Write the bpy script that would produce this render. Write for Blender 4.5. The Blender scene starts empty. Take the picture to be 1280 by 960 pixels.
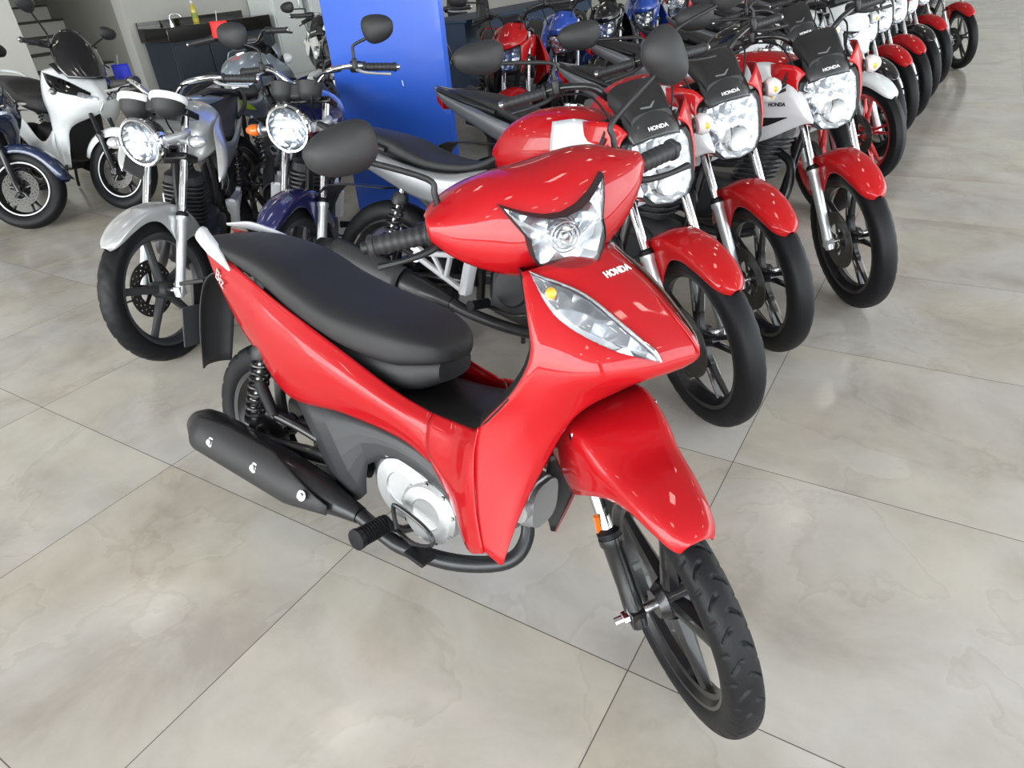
import bpy, bmesh, math, random
from math import sin, cos, pi, radians as R
from mathutils import Vector as V, Matrix as MX
random.seed(7)
SC = bpy.context.scene
COL = SC.collection
RX = lambda a: MX.Rotation(a, 4, 'X')
RY = lambda a: MX.Rotation(a, 4, 'Y')
RZ = lambda a: MX.Rotation(a, 4, 'Z')
T = lambda x, y=0, z=0: MX.Translation((x, y, z))

# ------------------------------------------------------------------ materials
MATS = {}
def mat(name, col, rough=.5, metal=0., coat=0., vary=.06, scale=30., bump=0., bscale=200., spec=.5):
    if name in MATS: return MATS[name]
    m = bpy.data.materials.new(name); m.use_nodes = True
    nt = m.node_tree; b = nt.nodes['Principled BSDF']
    tc = nt.nodes.new('ShaderNodeTexCoord')
    nz = nt.nodes.new('ShaderNodeTexNoise'); nz.inputs['Scale'].default_value = scale; nz.inputs['Detail'].default_value = 3
    nt.links.new(tc.outputs['Object'], nz.inputs['Vector'])
    mx = nt.nodes.new('ShaderNodeMix'); mx.data_type = 'RGBA'
    c = list(col[:3])
    mx.inputs['A'].default_value = [x*(1-vary) for x in c]+[1]
    mx.inputs['B'].default_value = [min(1, x*(1+vary)) for x in c]+[1]
    nt.links.new(nz.outputs['Fac'], mx.inputs['Factor'])
    nt.links.new(mx.outputs['Result'], b.inputs['Base Color'])
    b.inputs['Roughness'].default_value = rough; b.inputs['Metallic'].default_value = metal
    b.inputs['Coat Weight'].default_value = coat; b.inputs['Coat Roughness'].default_value = .04
    b.inputs['Specular IOR Level'].default_value = spec
    if bump:
        n2 = nt.nodes.new('ShaderNodeTexNoise'); n2.inputs['Scale'].default_value = bscale
        nt.links.new(tc.outputs['Object'], n2.inputs['Vector'])
        bp = nt.nodes.new('ShaderNodeBump'); bp.inputs['Strength'].default_value = bump; bp.inputs['Distance'].default_value = .002
        nt.links.new(n2.outputs['Fac'], bp.inputs['Height']); nt.links.new(bp.outputs['Normal'], b.inputs['Normal'])
    MATS[name] = m
    return m
def facet_mat(name, tint=(.54, .58, .64)):
    """faceted bright reflector behind a clear lens"""
    m = bpy.data.materials.new(name); m.use_nodes = True; nt = m.node_tree; b = nt.nodes['Principled BSDF']
    tc = nt.nodes.new('ShaderNodeTexCoord'); vo = nt.nodes.new('ShaderNodeTexVoronoi'); vo.inputs['Scale'].default_value = 27
    nt.links.new(tc.outputs['Object'], vo.inputs['Vector'])
    bp = nt.nodes.new('ShaderNodeBump'); bp.inputs['Strength'].default_value = .5; bp.inputs['Distance'].default_value = .02
    nt.links.new(vo.outputs['Distance'], bp.inputs['Height']); nt.links.new(bp.outputs['Normal'], b.inputs['Normal'])
    b.inputs['Base Color'].default_value = (*tint, 1); b.inputs['Metallic'].default_value = .85; b.inputs['Roughness'].default_value = .17
    MATS[name] = m; return m
def clear_mat(name, col=(1, 1, 1), rough=.02, fac=.12):
    m = bpy.data.materials.new(name); m.use_nodes = True; nt = m.node_tree; nt.nodes.clear()
    o = nt.nodes.new('ShaderNodeOutputMaterial'); t = nt.nodes.new('ShaderNodeBsdfTransparent'); g = nt.nodes.new('ShaderNodeBsdfGlossy')
    t.inputs['Color'].default_value = (*col, 1); g.inputs['Roughness'].default_value = rough
    fr = nt.nodes.new('ShaderNodeFresnel'); fr.inputs['IOR'].default_value = 1.45
    ad = nt.nodes.new('ShaderNodeMath'); ad.operation = 'ADD'; ad.inputs[1].default_value = fac*.3; ad.use_clamp = True
    mx = nt.nodes.new('ShaderNodeMixShader')
    nt.links.new(fr.outputs[0], ad.inputs[0]); nt.links.new(ad.outputs[0], mx.inputs[0]); nt.links.new(t.outputs[0], mx.inputs[1]); nt.links.new(g.outputs[0], mx.inputs[2])
    nt.links.new(mx.outputs[0], o.inputs[0]); MATS[name] = m; return m
RED = mat('red_paint', (.40, .0025, .0065), .55, 0, .75, .03, spec=.15)
REDB = mat('red_flat_paint', (.46, .004, .0065), .55, 0, .75, .03, spec=.15)
DRED = mat('dark_red_paint', (.16, .005, .012), .25, 0, 1)
WHITE = mat('white_paint', (.82, .85, .86), .25, 0, 1, .02)
SILVER = mat('silver_paint', (.62, .63, .63), .30, .55, .8, .04)
SILW = mat('silver_white_paint', (.74, .75, .78), .30, .12, .8, .03)
GREYP = mat('grey_blue_paint', (.26, .31, .37), .28, .45, .8)
NAVY = mat('navy_paint', (.012, .025, .075), .22, .2, 1)
INDIGO = mat('indigo_paint', (.018, .020, .11), .22, .3, 1)
BLUE = mat('blue_paint', (.02, .08, .45), .25, 0, 1)
BLACKP = mat('black_paint', (.008, .008, .009), .18, 0, 1)
BLK = mat('black_plastic', (.010, .010, .011), .42, 0, 0, .1, 60, .25, 900)
BLKM = mat('matte_black_plastic', (.018, .0185, .020), .52, 0, 0, .1, 60, .3, 1200)
DGR = mat('dark_grey_plastic', (.032, .0335, .037), .45, 0, 0, .08, 60, .2, 1200)
BLKMET = mat('black_enamel', (.012, .012, .013), .30, .2, .4)
MUF = mat('muffler_black', (.016, .017, .019), .38, .3, .2)
SEAT = mat('seat_vinyl', (.015, .015, .0165), .52, 0, 0, .08, 40, .35, 1400)
RUB = mat('rubber', (.0065, .007, .0085), .50, 0, 0, .15, 25, .15, 300, .25)
RUBG = mat('grip_rubber', (.020, .020, .022), .50, 0, 0, .1, 60, .2, 700)
CHR = mat('chrome', (.80, .81, .83), .07, 1, 0, .02)
STEEL = mat('steel', (.55, .55, .56), .25, 1, 0, .05)
ALU = mat('cast_aluminium', (.47, .48, .49), .42, .75, 0, .06, 60, .15, 500)
FORKS = mat('fork_silver', (.60, .61, .63), .35, .7, .2, .03)
DISC = mat('disc_steel', (.11, .105, .10), .42, .9, 0, .1)
AMBER = mat('amber_lens', (.85, .16, .01), .15, 0, .8, .05)
BULB = mat('amber_bulb', (.9, .42, .03), .25, 0, .5)
REDL = mat('red_lens', (.5, .01, .01), .15, 0, .8)
LIME = mat('lime_decal', (.50, .68, .02), .35)
TAILS = mat('tail_silver', (.30, .31, .33), .35, .6, .3, .04)
VISB = mat('visor_black', (.020, .021, .022), .36, 0, .25, .08, 60, .1, 900)
CHEV = mat('grey_emblem', (.20, .21, .22), .35, .3)
TXTS = mat('silver_lettering', (.75, .75, .76), .3, .4)
TXTB = mat('black_lettering', (.015, .015, .02), .35)
TXTW = mat('white_lettering', (.85, .85, .85), .4)
REDM = mat('red_rim', (.5, .015, .02), .3, .2, .5)
BRONZE = mat('bronze_grey', (.11, .095, .07), .3, .4, .5)
TAGR = mat('red_tag', (.75, .02, .02), .6)
TAGB = mat('blue_tag', (.015, .03, .60), .55)
TAGW = mat('white_tag', (.85, .85, .85), .6)
REFL = facet_mat('faceted_reflector')
CLEAR = clear_mat('clear_lens')
SMOKE = clear_mat('smoked_screen', (.05, .05, .055), .03, .2)
LENSS = mat('silver_lens', (.75, .76, .78), .2, .6, .8)
LENSW = mat('frosted_lens', (.72, .73, .74), .12, 0, 1, .05)
COLB = mat('partition_blue', (.026, .115, .62), .32, 0, .3, .03, 3)
MIRG = mat('mirror_glass', (.85, .86, .88), .03, 1, 0, .01)

# ------------------------------------------------------------------ mesh kit
def cr(p0, p1, p2, p3, t):
    return .5*((2*p1)+(p2-p0)*t+(2*p0-5*p1+4*p2-p3)*t*t+(3*p1-p0-3*p2+p3)*t**3)
def spline(pts, k=6, closed=False):
    pts = [V(p) for p in pts]; n = len(pts); out = []
    if n < 3 and not closed:
        return [pts[0].lerp(pts[-1], i/k) for i in range(k+1)]
    rng = n if closed else n-1
    for i in range(rng):
        if closed: a, b, c, d = pts[i-1], pts[i], pts[(i+1) % n], pts[(i+2) % n]
        else:
            b, c = pts[i], pts[i+1]; a = pts[i-1] if i else b*2-c; d = pts[i+2] if i+2 < n else c*2-b
        for j in range(k): out.append(cr(a, b, c, d, j/k))
    if not closed: out.append(pts[-1])
    return out
class M:
    def __init__(s): s.v = []; s.f = []
    def add(s, v, f):
        o = len(s.v); s.v += [V(p) for p in v]; s.f += [tuple(i+o for i in q) for q in f]; return s
    def grid(s, rows, closed_u=False, closed_v=False):
        n = len(rows); m = len(rows[0]); f = []
        for i in range(n if closed_v else n-1):
            for j in range(m if closed_u else m-1):
                a = i*m+j; b = i*m+(j+1) % m; c = ((i+1) % n)*m+(j+1) % m; d = ((i+1) % n)*m+j
                f.append((a, b, c, d))
        return s.add([p for r in rows for p in r], f)
    def loft(s, rings, caps=True):
        o = len(s.v); m = len(rings[0]); s.grid(rings, closed_u=True)
        if caps:
            s.f.append(tuple(range(o+m-1, o-1, -1))); e = o+(len(rings)-1)*m; s.f.append(tuple(range(e, e+m)))
        return s
    def tube(s, path, r, n=10, k=0, closed=False, caps=True, flat=1., up=None):
        pts = spline(path, k, closed) if k else [V(p) for p in path]
        L = len(pts); rs = r if isinstance(r, (list, tuple)) else [r]
        def rad(i):
            t = i/max(1, L-1)*(len(rs)-1); a = min(int(t), len(rs)-1); b = min(a+1, len(rs)-1); return rs[a]+(rs[b]-rs[a])*(t-a)
        rings = []; nv = None
        for i in range(L):
            if closed: d = pts[(i+1) % L]-pts[i-1]
            else: d = pts[min(L-1, i+1)]-pts[max(0, i-1)]
            d = d.normalized() if d.length > 1e-9 else V((1, 0, 0))
            if nv is None:
                u = V(up) if up else (V((0, 0, 1)) if abs(d.z) < .9 else V((1, 0, 0)))
                nv = (u-d*u.dot(d)).normalized()
            else:
                nv = (nv-d*nv.dot(d)); nv = nv.normalized() if nv.length > 1e-6 else d.orthogonal().normalized()
            bv = d.cross(nv); q = rad(i)
            rings.append([pts[i]+nv*cos(2*pi*j/n)*q*flat+bv*sin(2*pi*j/n)*q for j in range(n)])
        if closed: s.grid(rings, True, True)
        else: s.loft(rings, caps)
        return s
    def lathe(s, prof, c=(0, 0, 0), ax=(0, 1, 0), n=24, caps=True, a0=0, a1=2*pi):
        ax = V(ax).normalized(); u = ax.orthogonal().normalized(); w = ax.cross(u); c = V(c)
        full = abs(a1-a0-2*pi) < 1e-6; rings = []
        for r, h in prof:
            rings.append([c+ax*h+(u*cos(a0+(a1-a0)*j/(n if full else n-1))+w*sin(a0+(a1-a0)*j/(n if full else n-1)))*r for j in range(n)])
        if full: s.loft(rings, caps)
        else: s.grid(rings)
        return s
    def box(s, c, d, m=None):
        x, y, z = d[0]/2, d[1]/2, d[2]/2; vs = [V((a*x, b*y, e*z)) for a in (-1, 1) for b in (-1, 1) for e in (-1, 1)]
        if m: vs = [m @ p for p in vs]
        vs = [p+V(c) for p in vs]
        return s.add(vs, [(0, 1, 3, 2), (4, 6, 7, 5), (0, 4, 5, 1), (2, 3, 7, 6), (0, 2, 6, 4), (1, 5, 7, 3)])
    def prism(s, poly, y0, y1, plane='xz'):
        def mk(a, b, y): return V((a, y, b)) if plane == 'xz' else (V((a, b, y)) if plane == 'xy' else V((y, a, b)))
        n = len(poly); v = [mk(a, b, y0) for a, b in poly]+[mk(a, b, y1) for a, b in poly]
        f = [tuple(range(n-1, -1, -1)), tuple(range(n, 2*n))]+[(i, (i+1) % n, n+(i+1) % n, n+i) for i in range(n)]
        return s.add(v, f)
    def patch(s, rows, k=4):
        """Catmull-Rom surface through a grid of points"""
        a = [spline(r, k) for r in rows]
        cols = [spline([a[i][j] for i in range(len(a))], k) for j in range(len(a[0]))]
        return s.grid([[cols[j][i] for j in range(len(cols))] for i in range(len(cols[0]))])
    def mir(s):
        o = len(s.v); s.v += [V((p.x, -p.y, p.z)) for p in s.v]; s.f += [tuple(i+o for i in reversed(q)) for q in s.f]; return s
    def flipy(s):
        s.v = [V((p.x, -p.y, p.z)) for p in s.v]; s.f = [tuple(reversed(q)) for q in s.f]; return s
    def xf(s, m): s.v = [m @ p for p in s.v]; return s
    def mesh(s, name, sharp=40):
        me = bpy.data.meshes.new(name); me.from_pydata([tuple(p) for p in s.v], [], s.f); me.validate()
        bm = bmesh.new(); bm.from_mesh(me); bmesh.ops.remove_doubles(bm, verts=bm.verts, dist=1e-5)
        bmesh.ops.recalc_face_normals(bm, faces=bm.faces); bm.to_mesh(me); bm.free()
        for p in me.polygons: p.use_smooth = True
        me.set_sharp_from_angle(angle=R(sharp)); return me
def ell(c, a, b, n=16, e=2., ax='x', tilt=0.):
    """superellipse ring across an axis; a = half width (y), b = half height"""
    out = []
    for i in range(n):
        t = 2*pi*(i+.5)/n; u = abs(cos(t))**(2/e)*(1 if cos(t) > 0 else -1)*a; w = abs(sin(t))**(2/e)*(1 if sin(t) > 0 else -1)*b
        if ax == 'x': out.append(V((c[0]-w*sin(tilt), c[1]+u, c[2]+w*cos(tilt))))
        elif ax == 'z': out.append(V((c[0]+w, c[1]+u, c[2])))
        else: out.append(V((c[0]+u, c[1], c[2]+w)))
    return out
def sloft(st, n=16, e=2.4, k=4, caps=True):
    """st: (x, z, halfwidth, halfheight) stations along x, smoothed"""
    p = spline([(a[0], a[1], 0) for a in st], k); q = spline([(a[2], a[3], 0) for a in st], k)
    return M().loft([ell((a.x, 0, a.y), max(b.x, .002), max(b.y, .002), n, e) for a, b in zip(p, q)], caps)
def thing(name, label, cat, group=None, loc=None, mtx=None):
    o = bpy.data.objects.new(name, None); COL.objects.link(o); o.empty_display_size = .1
    if mtx is not None: o.matrix_world = mtx
    elif loc: o.location = loc
    o['label'] = label; o['category'] = cat
    if group: o['group'] = group
    return o
def obj(name, m, material, parent=None, bevel=0, solid=0, off=0, sub=0, sharp=40, mtx=None, label=None):
    o = bpy.data.objects.new(name, m.mesh(name, sharp) if isinstance(m, M) else m); COL.objects.link(o)
    o.data.materials.append(material)
    if parent is not None: o.parent = parent
    if mtx is not None: o.matrix_local = mtx
    if solid:
        q = o.modifiers.new('solid', 'SOLIDIFY'); q.thickness = solid; q.offset = off
    if bevel:
        q = o.modifiers.new('bevel', 'BEVEL'); q.width = bevel; q.segments = 2; q.limit_method = 'ANGLE'; q.angle_limit = R(40)
    if sub:
        q = o.modifiers.new('sub', 'SUBSURF'); q.levels = q.render_levels = sub
    if label: o['label'] = label
    return o
def tag(o, label, cat, group=None):
    o['label'] = label; o['category'] = cat
    if group: o['group'] = group
    return o
def struct(o): o['kind'] = 'structure'; return o
def text(s, size, mtx, shear=0., depth=.0006, bold=.0):
    cu = bpy.data.curves.new('t', 'FONT'); cu.body = s; cu.size = size; cu.shear = shear; cu.extrude = depth; cu.offset = bold
    cu.align_x = 'CENTER'; cu.align_y = 'CENTER'; cu.resolution_u = 3
    o = bpy.data.objects.new('t', cu); COL.objects.link(o)
    dg = bpy.context.evaluated_depsgraph_get(); dg.update()
    me = o.evaluated_get(dg).to_mesh(); m = M().add([mtx @ p.co for p in me.vertices], [tuple(q.vertices) for q in me.polygons])
    o.evaluated_get(dg).to_mesh_clear(); bpy.data.objects.remove(o); bpy.data.curves.remove(cu)
    return m
def frame(o, x, y):
    """matrix with given origin, x axis, approximate y axis"""
    x = V(x).normalized(); z = x.cross(V(y)).normalized(); y = z.cross(x)
    m = MX.Identity(4)
    for i in range(3): m[i][0] = x[i]; m[i][1] = y[i]; m[i][2] = z[i]; m[i][3] = o[i]
    return m
# ------------------------------------------------------------------ shared motorcycle components
def steer_m(wb, trail, rake, ang):
    sp = V((wb+trail, 0, 0))
    return MX.Translation(sp) @ MX.Rotation(ang, 4, V((-sin(rake), 0, cos(rake)))) @ MX.Translation(-sp)
def pose(x, y, head, lean): return T(x, y) @ RZ(head) @ RX(lean)
def tyre_mesh(Rr, w, h, n=96, np_=22, tread='street'):
    rows = []
    for i in range(n):
        th = 2*pi*i/n; row = []
        for j in range(np_):
            ph = 2*pi*j/np_
            if tread == 'sipe': ph = ph-.42*sin(ph)
            c, s_ = cos(ph), sin(ph)
            rr = Rr-h+h*(abs(c)**.85)*(1 if c > 0 else -1); y = w*(abs(s_)**.8)*(1 if s_ > 0 else -1)
            d = 0
            if c > .05:
                u = y/w
                if tread == 'sipe':      # slanted sipes either side of a plain centre band
                    k = th*30/(2*pi)+(.5 if u > 0 else 0)
                    def groove(a, w_): return max(0, 1-((a % 1-w_)/w_)**2) if a % 1 < 2*w_ else 0
                    q = abs(u)
                    if .06 < q < .74: d = .0045*groove(k+.75*q*q, .085)*min(1, (q-.06)*9, (.76-q)*9)
                    if .62 < q < .99: d = max(d, .004*groove(k+.5+.35*q, .085)*min(1, (q-.60)*9))
                elif tread == 'wave':
                    a = (th*22/(2*pi)+.6*abs(u)+(.5 if u > 0 else 0)) % 1
                    if .12 < abs(u) < .9 and a < .2: d = .004
                elif tread == 'rib':
                    if .16 < abs(u) < .28 or .5 < abs(u) < .6: d = .003
                    a = (th*40/(2*pi)+.5*abs(u)) % 1
                    if abs(u) > .6 and a < .18: d = .003
            row.append(V(((rr-d)*cos(th), y, (rr-d)*sin(th))))
        rows.append(row)
    return M().grid(rows, True, True)
def spoke(a, r0, r1, w0, w1, t0, t1, bend=0.):
    rings = []
    for k in range(6):
        t = k/5; r = r0+(r1-r0)*t; w = w0+(w1-w0)*t+(.4*w1*max(0, t-.75)*4 if t > .75 else 0); h = t0+(t1-t0)*t; o = bend*t
        c, s_ = cos(a), sin(a)
        ring = []
        for u, v in ((-1, -.55), (-.35, -1), (.35, -1), (1, -.55), (1, .55), (.35, 1), (-.35, 1), (-1, .55)):
            q = u*w+o
            ring.append(V((r*c-q*s_, v*h, r*s_+q*c)))
        rings.append(ring)
    return rings
def wheel(parent, name, x, Rr, rimR, w, h, mtx=None, style='five', rim=None, tread='street', disc=0, drum=0, n=96, npr=22, hubmat=None, stripe=None):
    rim = rim or BLKMET; z = Rr
    W = T(x, 0, z)
    m = M()
    rw = w*.62
    m.lathe([(rimR+.006, -rw), (rimR+.008, -rw-.006), (rimR-.006, -rw-.004), (rimR-.014, -rw+.008), (rimR-.024, -.010), (rimR-.024, .010),
             (rimR-.014, rw-.008), (rimR-.006, rw+.004), (rimR+.008, rw+.006), (rimR+.006, rw)], n=64, caps=False)
    if style == 'five':
        for i in range(5): m.loft(spoke(2*pi*i/5+.3, .04, rimR-.016, .017, .013, .020, .010))
    elif style == 'pair':
        for i in range(5):
            for q in (-1, 1): m.loft(spoke(2*pi*i/5+.3, .04, rimR-.016, .008, .0065, .018, .009, q*.030), True)
            m.loft(spoke(2*pi*i/5+.3, .035, .10, .022, .016, .018, .014))
    elif style == 'six':
        for i in range(6):
            for q in (-1, 1): m.loft(spoke(2*pi*i/6+.2+q*.05, .04, rimR-.016, .0075, .006, .016, .009, q*.020), True)
    elif style == 'ten':
        for i in range(10): m.loft(spoke(2*pi*i/10+.1, .04, rimR-.016, .008, .007, .016, .009), True)
    m.lathe([(.0, -.040), (.030, -.040), (.034, -.03), (.040, -.022), (.040, .022), (.034, .03), (.030, .040), (0, .040)], n=24, caps=False)
    mm = (mtx or MX.Identity(4)) @ W
    wh = obj(name, m, rim, parent, mtx=mm, sharp=35)
    obj('tyre', tyre_mesh(Rr, w, h, n, npr, tread), RUB, wh, sharp=30)
    ax = M().lathe([(.0, -.075), (.008, -.075), (.011, -.055), (.011, .055), (.008, .075), (0, .075)], n=12, caps=False)
    obj('axle', ax, STEEL, wh)
    vm = M().tube([(rimR-.022, .0, .02), (rimR-.055, .012, .02)], .004, 8); obj('valve_stem', vm, RUB, wh)
    if stripe:
        for s_ in (-1, 1):
            obj('rim_stripe', M().lathe([(rimR-.004, s_*(rw+.006)), (rimR+.005, s_*(rw+.0075))], n=64, caps=False), stripe, wh)
    if drum:
        d = M().lathe([(0, .0), (.060, .0), (.074, .006), (.076, .022), (.066, .030), (.03, .034), (.026, .046), (0, .046)], (0, drum*.03, 0), (0, drum, 0), 40, caps=False)
        obj('brake_drum', d, hubmat or BLKMET, wh)
    if disc:
        rows = []; yo = disc*.052
        rr = [.068, .078, .084, .092, .098, .106, .112, .121]
        na = 72
        m = M()
        for sd in (-.002, .002):
            v = [V((r*cos(2*pi*j/na), yo+sd, r*sin(2*pi*j/na))) for r in rr for j in range(na)]
            f = []
            for i in range(len(rr)-1):
                for j in range(na):
                    if (i == 1 and j % 4 == 0) or (i == 3 and j % 4 == 2) or (i == 5 and j % 4 == 0): continue
                    f.append((i*na+j, i*na+(j+1) % na, (i+1)*na+(j+1) % na, (i+1)*na+j))
            m.add(v, f)
        m.lathe([(rr[-1], yo-.002), (rr[-1], yo+.002)], n=na, caps=False); m.lathe([(rr[0], yo-.002), (rr[0], yo+.002)], n=na, caps=False)
        obj('brake_disc', m, DISC, wh)
        c = M()
        for i in range(5): c.loft(spoke(2*pi*i/5+.5, .025, .074, .010, .008, .003, .003))
        c.xf(T(0, yo, 0)); obj('disc_carrier', c, BLKMET, wh)
    return wh
def mirror(parent, s, base, head, size, mtx, mat_=None, k=.55, tilt=0.):
    """s: +1 left, -1 right; a stalk with a shell and a rearward glass"""
    b = V(base); h = V(head)
    st = M().tube([b, b+V((0, 0, .045)), b+V((-.005, s*.006, .075)), h+V((0, -s*size[0]*.35, -size[1]*.45)), h+V((.005, -s*size[0]*.2, -size[1]*.2))], [.0065, .006, .006, .0065], 10, 5)
    st.lathe([(.011, -.012), (.012, 0), (.011, .022), (.008, .026)], b, (0, 0, 1), 12)
    stalk = obj('mirror_stalk', st, BLK, parent, mtx=mtx)
    rings = []
    for t, sc, dx in ((0, .80, -.018), (.0, .97, -.014), (.3, 1.0, -.004), (.6, .93, .008), (.85, .70, .020), (1, .35, .028), (1, .05, .030)):
        ring = []
        for i in range(28):
            a = 2*pi*i/28; e = 2.5
            u = abs(cos(a))**(2/e)*(1 if cos(a) > 0 else -1); w = abs(sin(a))**(2/e)*(1 if sin(a) > 0 else -1)
            yy = u*size[0]*sc*(1+.10*w); zz = w*size[1]*sc*(1-.16*u)
            ct, s2 = cos(tilt*s), sin(tilt*s)
            ring.append(h+V((dx, s*(yy*cos(tilt)-zz*sin(tilt)), yy*sin(tilt)+zz*cos(tilt))))
        rings.append(ring)
    sh = obj('mirror_shell', M().loft(rings), mat_ or BLKM, stalk, sharp=50)
    g = M().add([p+V((-.0008, 0, 0)) for p in rings[0]], [tuple(range(28))]); obj('mirror_glass', g, MIRG, stalk)
    return stalk
def grip_set(parent, s, p0, p1, mtx, r=.0165, lever='black', endm=STEEL):
    """rubber grip from p0 (inboard) to p1 (outboard), lever in front, switch box"""
    a, b = V(p0), V(p1); d = (b-a).normalized(); L = (b-a).length
    prof = [(r*.8, -.002), (r*1.35, 0), (r*1.35, .006), (r, .009)]
    for i in range(14): prof += [(r*(1 if i % 2 else .93), .012+(L-.03)*i/13), (r*(1 if i % 2 else .93), .012+(L-.03)*(i+.6)/13)]
    prof += [(r*1.15, L-.012), (r*1.15, L-.004), (r*.8, L), (0, L)]
    g = obj('handlebar_grip', M().lathe(prof, a, d, 20), RUBG, parent, mtx=mtx)
    obj('bar_end', M().lathe([(0, L), (.012, L), (.012, L+.010), (.009, L+.013), (0, L+.013)], a, d, 16), endm, g)
    lm = BLK if lever == 'black' else (ALU if lever == 'silver' else BLK)
    q0 = a+V((.028, -s*.02, -.008)); q1 = b+V((.060, -s*.005, -.022))
    lv = M().tube([q0, q0.lerp(q1, .25)+V((.016, 0, -.004)), q0.lerp(q1, .6)+V((.016, 0, -.003)), q1], [.009, .009, .008, .0065, .009], 8, 5, flat=.8)
    obj('hand_lever', lv, lm, parent, mtx=mtx)
    sw = M().loft([ell((a.x, 0, a.z), .0, .0, 4)]*0 or [ [a+d*o+V((cos(t)*rr*1.15, 0, sin(t)*rr)) for t in [2*pi*i/14 for i in range(14)]] for o, rr in ((-.055, .016), (-.05, .023), (-.012, .023), (-.004, .018))])
    obj('switch_box', sw, BLK, parent, mtx=mtx)
    return g
def shock(parent, p0, p1, cover=None, r=.025, col=None, name='shock_absorber'):
    a, b = V(p0), V(p1); d = (b-a).normalized(); L = (b-a).length
    body = M().lathe([(.0, 0), (.016, 0), (.016, .02), (.013, .03), (.013, L*.45), (.009, L*.46), (.009, L), (.014, L), (.014, L+.012), (0, L+.012)], a, d, 16)
    s_ = obj(name, body, STEEL, parent)
    u = d.orthogonal().normalized(); w = d.cross(u); path = []
    nt = 9
    for i in range(nt*14+1):
        t = i/(nt*14); an = 2*pi*nt*t; path.append(a+d*(L*.22+L*.68*t)+(u*cos(an)+w*sin(an))*r)
    obj('spring', M().tube(path, .0048, 7), col or BLKMET, s_)
    cap = M().lathe([(0, L*.88), (r+.005, L*.88), (r+.006, L*.93), (r-.006, L*.99), (0, L*.99)], a, d, 18)
    obj('spring_cap', cap, col or BLK, s_)
    obj('spring_seat', M().lathe([(0, L*.19), (r+.003, L*.19), (r+.003, L*.22), (0, L*.22)], a, d, 18), col or BLK, s_)
    return s_
def fender_arc(c, Rr, a0, a1, w, n=14, k=9, edge=.030, taper=.7, crown=.012):
    """arched mudguard shell round wheel centre c; angles in radians from +x"""
    rows = []
    for i in range(n+1):
        t = i/n; a = a0+(a1-a0)*t
        e = (1-(2*t-1)**6*(1-taper)); row = []
        for j in range(k):
            u = -1+2*j/(k-1); ww = w*e
            rr = Rr+crown*(1-abs(u)**2.2)-edge*max(0, abs(u)-.72)/.28*e
            row.append(V((c[0]+rr*cos(a), ww*(u if abs(u) < .75 else math.copysign(.75+(abs(u)-.75)*.72, u)), c[1]+rr*sin(a))))
        rows.append(row)
    return M().grid(rows)
def indicator(parent, base, tip, mtx, lens=None, stemmat=None, inner=True, r=.030):
    b, t = V(base), V(tip); d = (t-b).normalized()
    st = M().tube([b, b.lerp(t, .5)], [.010, .013], 10)
    st.lathe([(.012, 0), (.024, .004), (.024, .012)], b.lerp(t, .45), d, 16)
    s_ = obj('indicator_stem', st, stemmat or BLK, parent, mtx=mtx)
    prof = [(.010, 0), (r*.8, .006), (r, .02), (r*.92, .038), (r*.55, .056), (0, .064)]
    c = b.lerp(t, .55)
    m = M().lathe(prof, c, d, 18)
    if lens is CLEAR: lens = LENSW
    for i, p in enumerate(m.v): m.v[i] = V((p.x, p.y, c.z+(p.z-c.z)*.82))
    obj('indicator_lens', m, lens or CLEAR, s_)
    if inner:
        q = c+d*.022+V((r*.80, 0, 0))
        obj('indicator_bulb', M().lathe([(0, -.006), (r*.30, -.004), (r*.30, .003), (r*.18, .008), (0, .009)], q, (1, 0, .15), 12), BULB, s_)
    return s_
def fork(parent, axle, top, mtx, ys=.095, mid=.52, ru=.0155, rl=.022, low=None, upmat=None, dustmat=None):
    """two telescopic legs: bright upper tubes above cast sliders"""
    out = []
    for s in (-1, 1):
        a = V((axle[0], s*ys, axle[1])); b = V((top[0], s*ys, top[1])); d = (b-a).normalized(); L = (b-a).length
        lo = M().lathe([(0, -.03), (.016, -.03), (.019, -.012), (.021, .02), (rl*.92, .06), (rl, L*mid-.02), (rl+.004, L*mid-.014), (rl+.004, L*mid), (ru, L*mid+.004)], a, d, 18)
        lo.box(a+V((0, 0, -.002)), (.040, .030, .040))
        leg = obj('fork_leg', lo, low or FORKS, parent, mtx=mtx)
        obj('fork_tube', M().lathe([(ru, L*mid), (ru, L), (0, L)], a, d, 18), upmat or CHR, leg)
        obj('dust_seal', M().lathe([(rl+.002, L*mid-.002), (rl+.003, L*mid+.012), (ru, L*mid+.02)], a, d, 18), dustmat or RUB, leg)
        out.append(leg)
    return out
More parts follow.
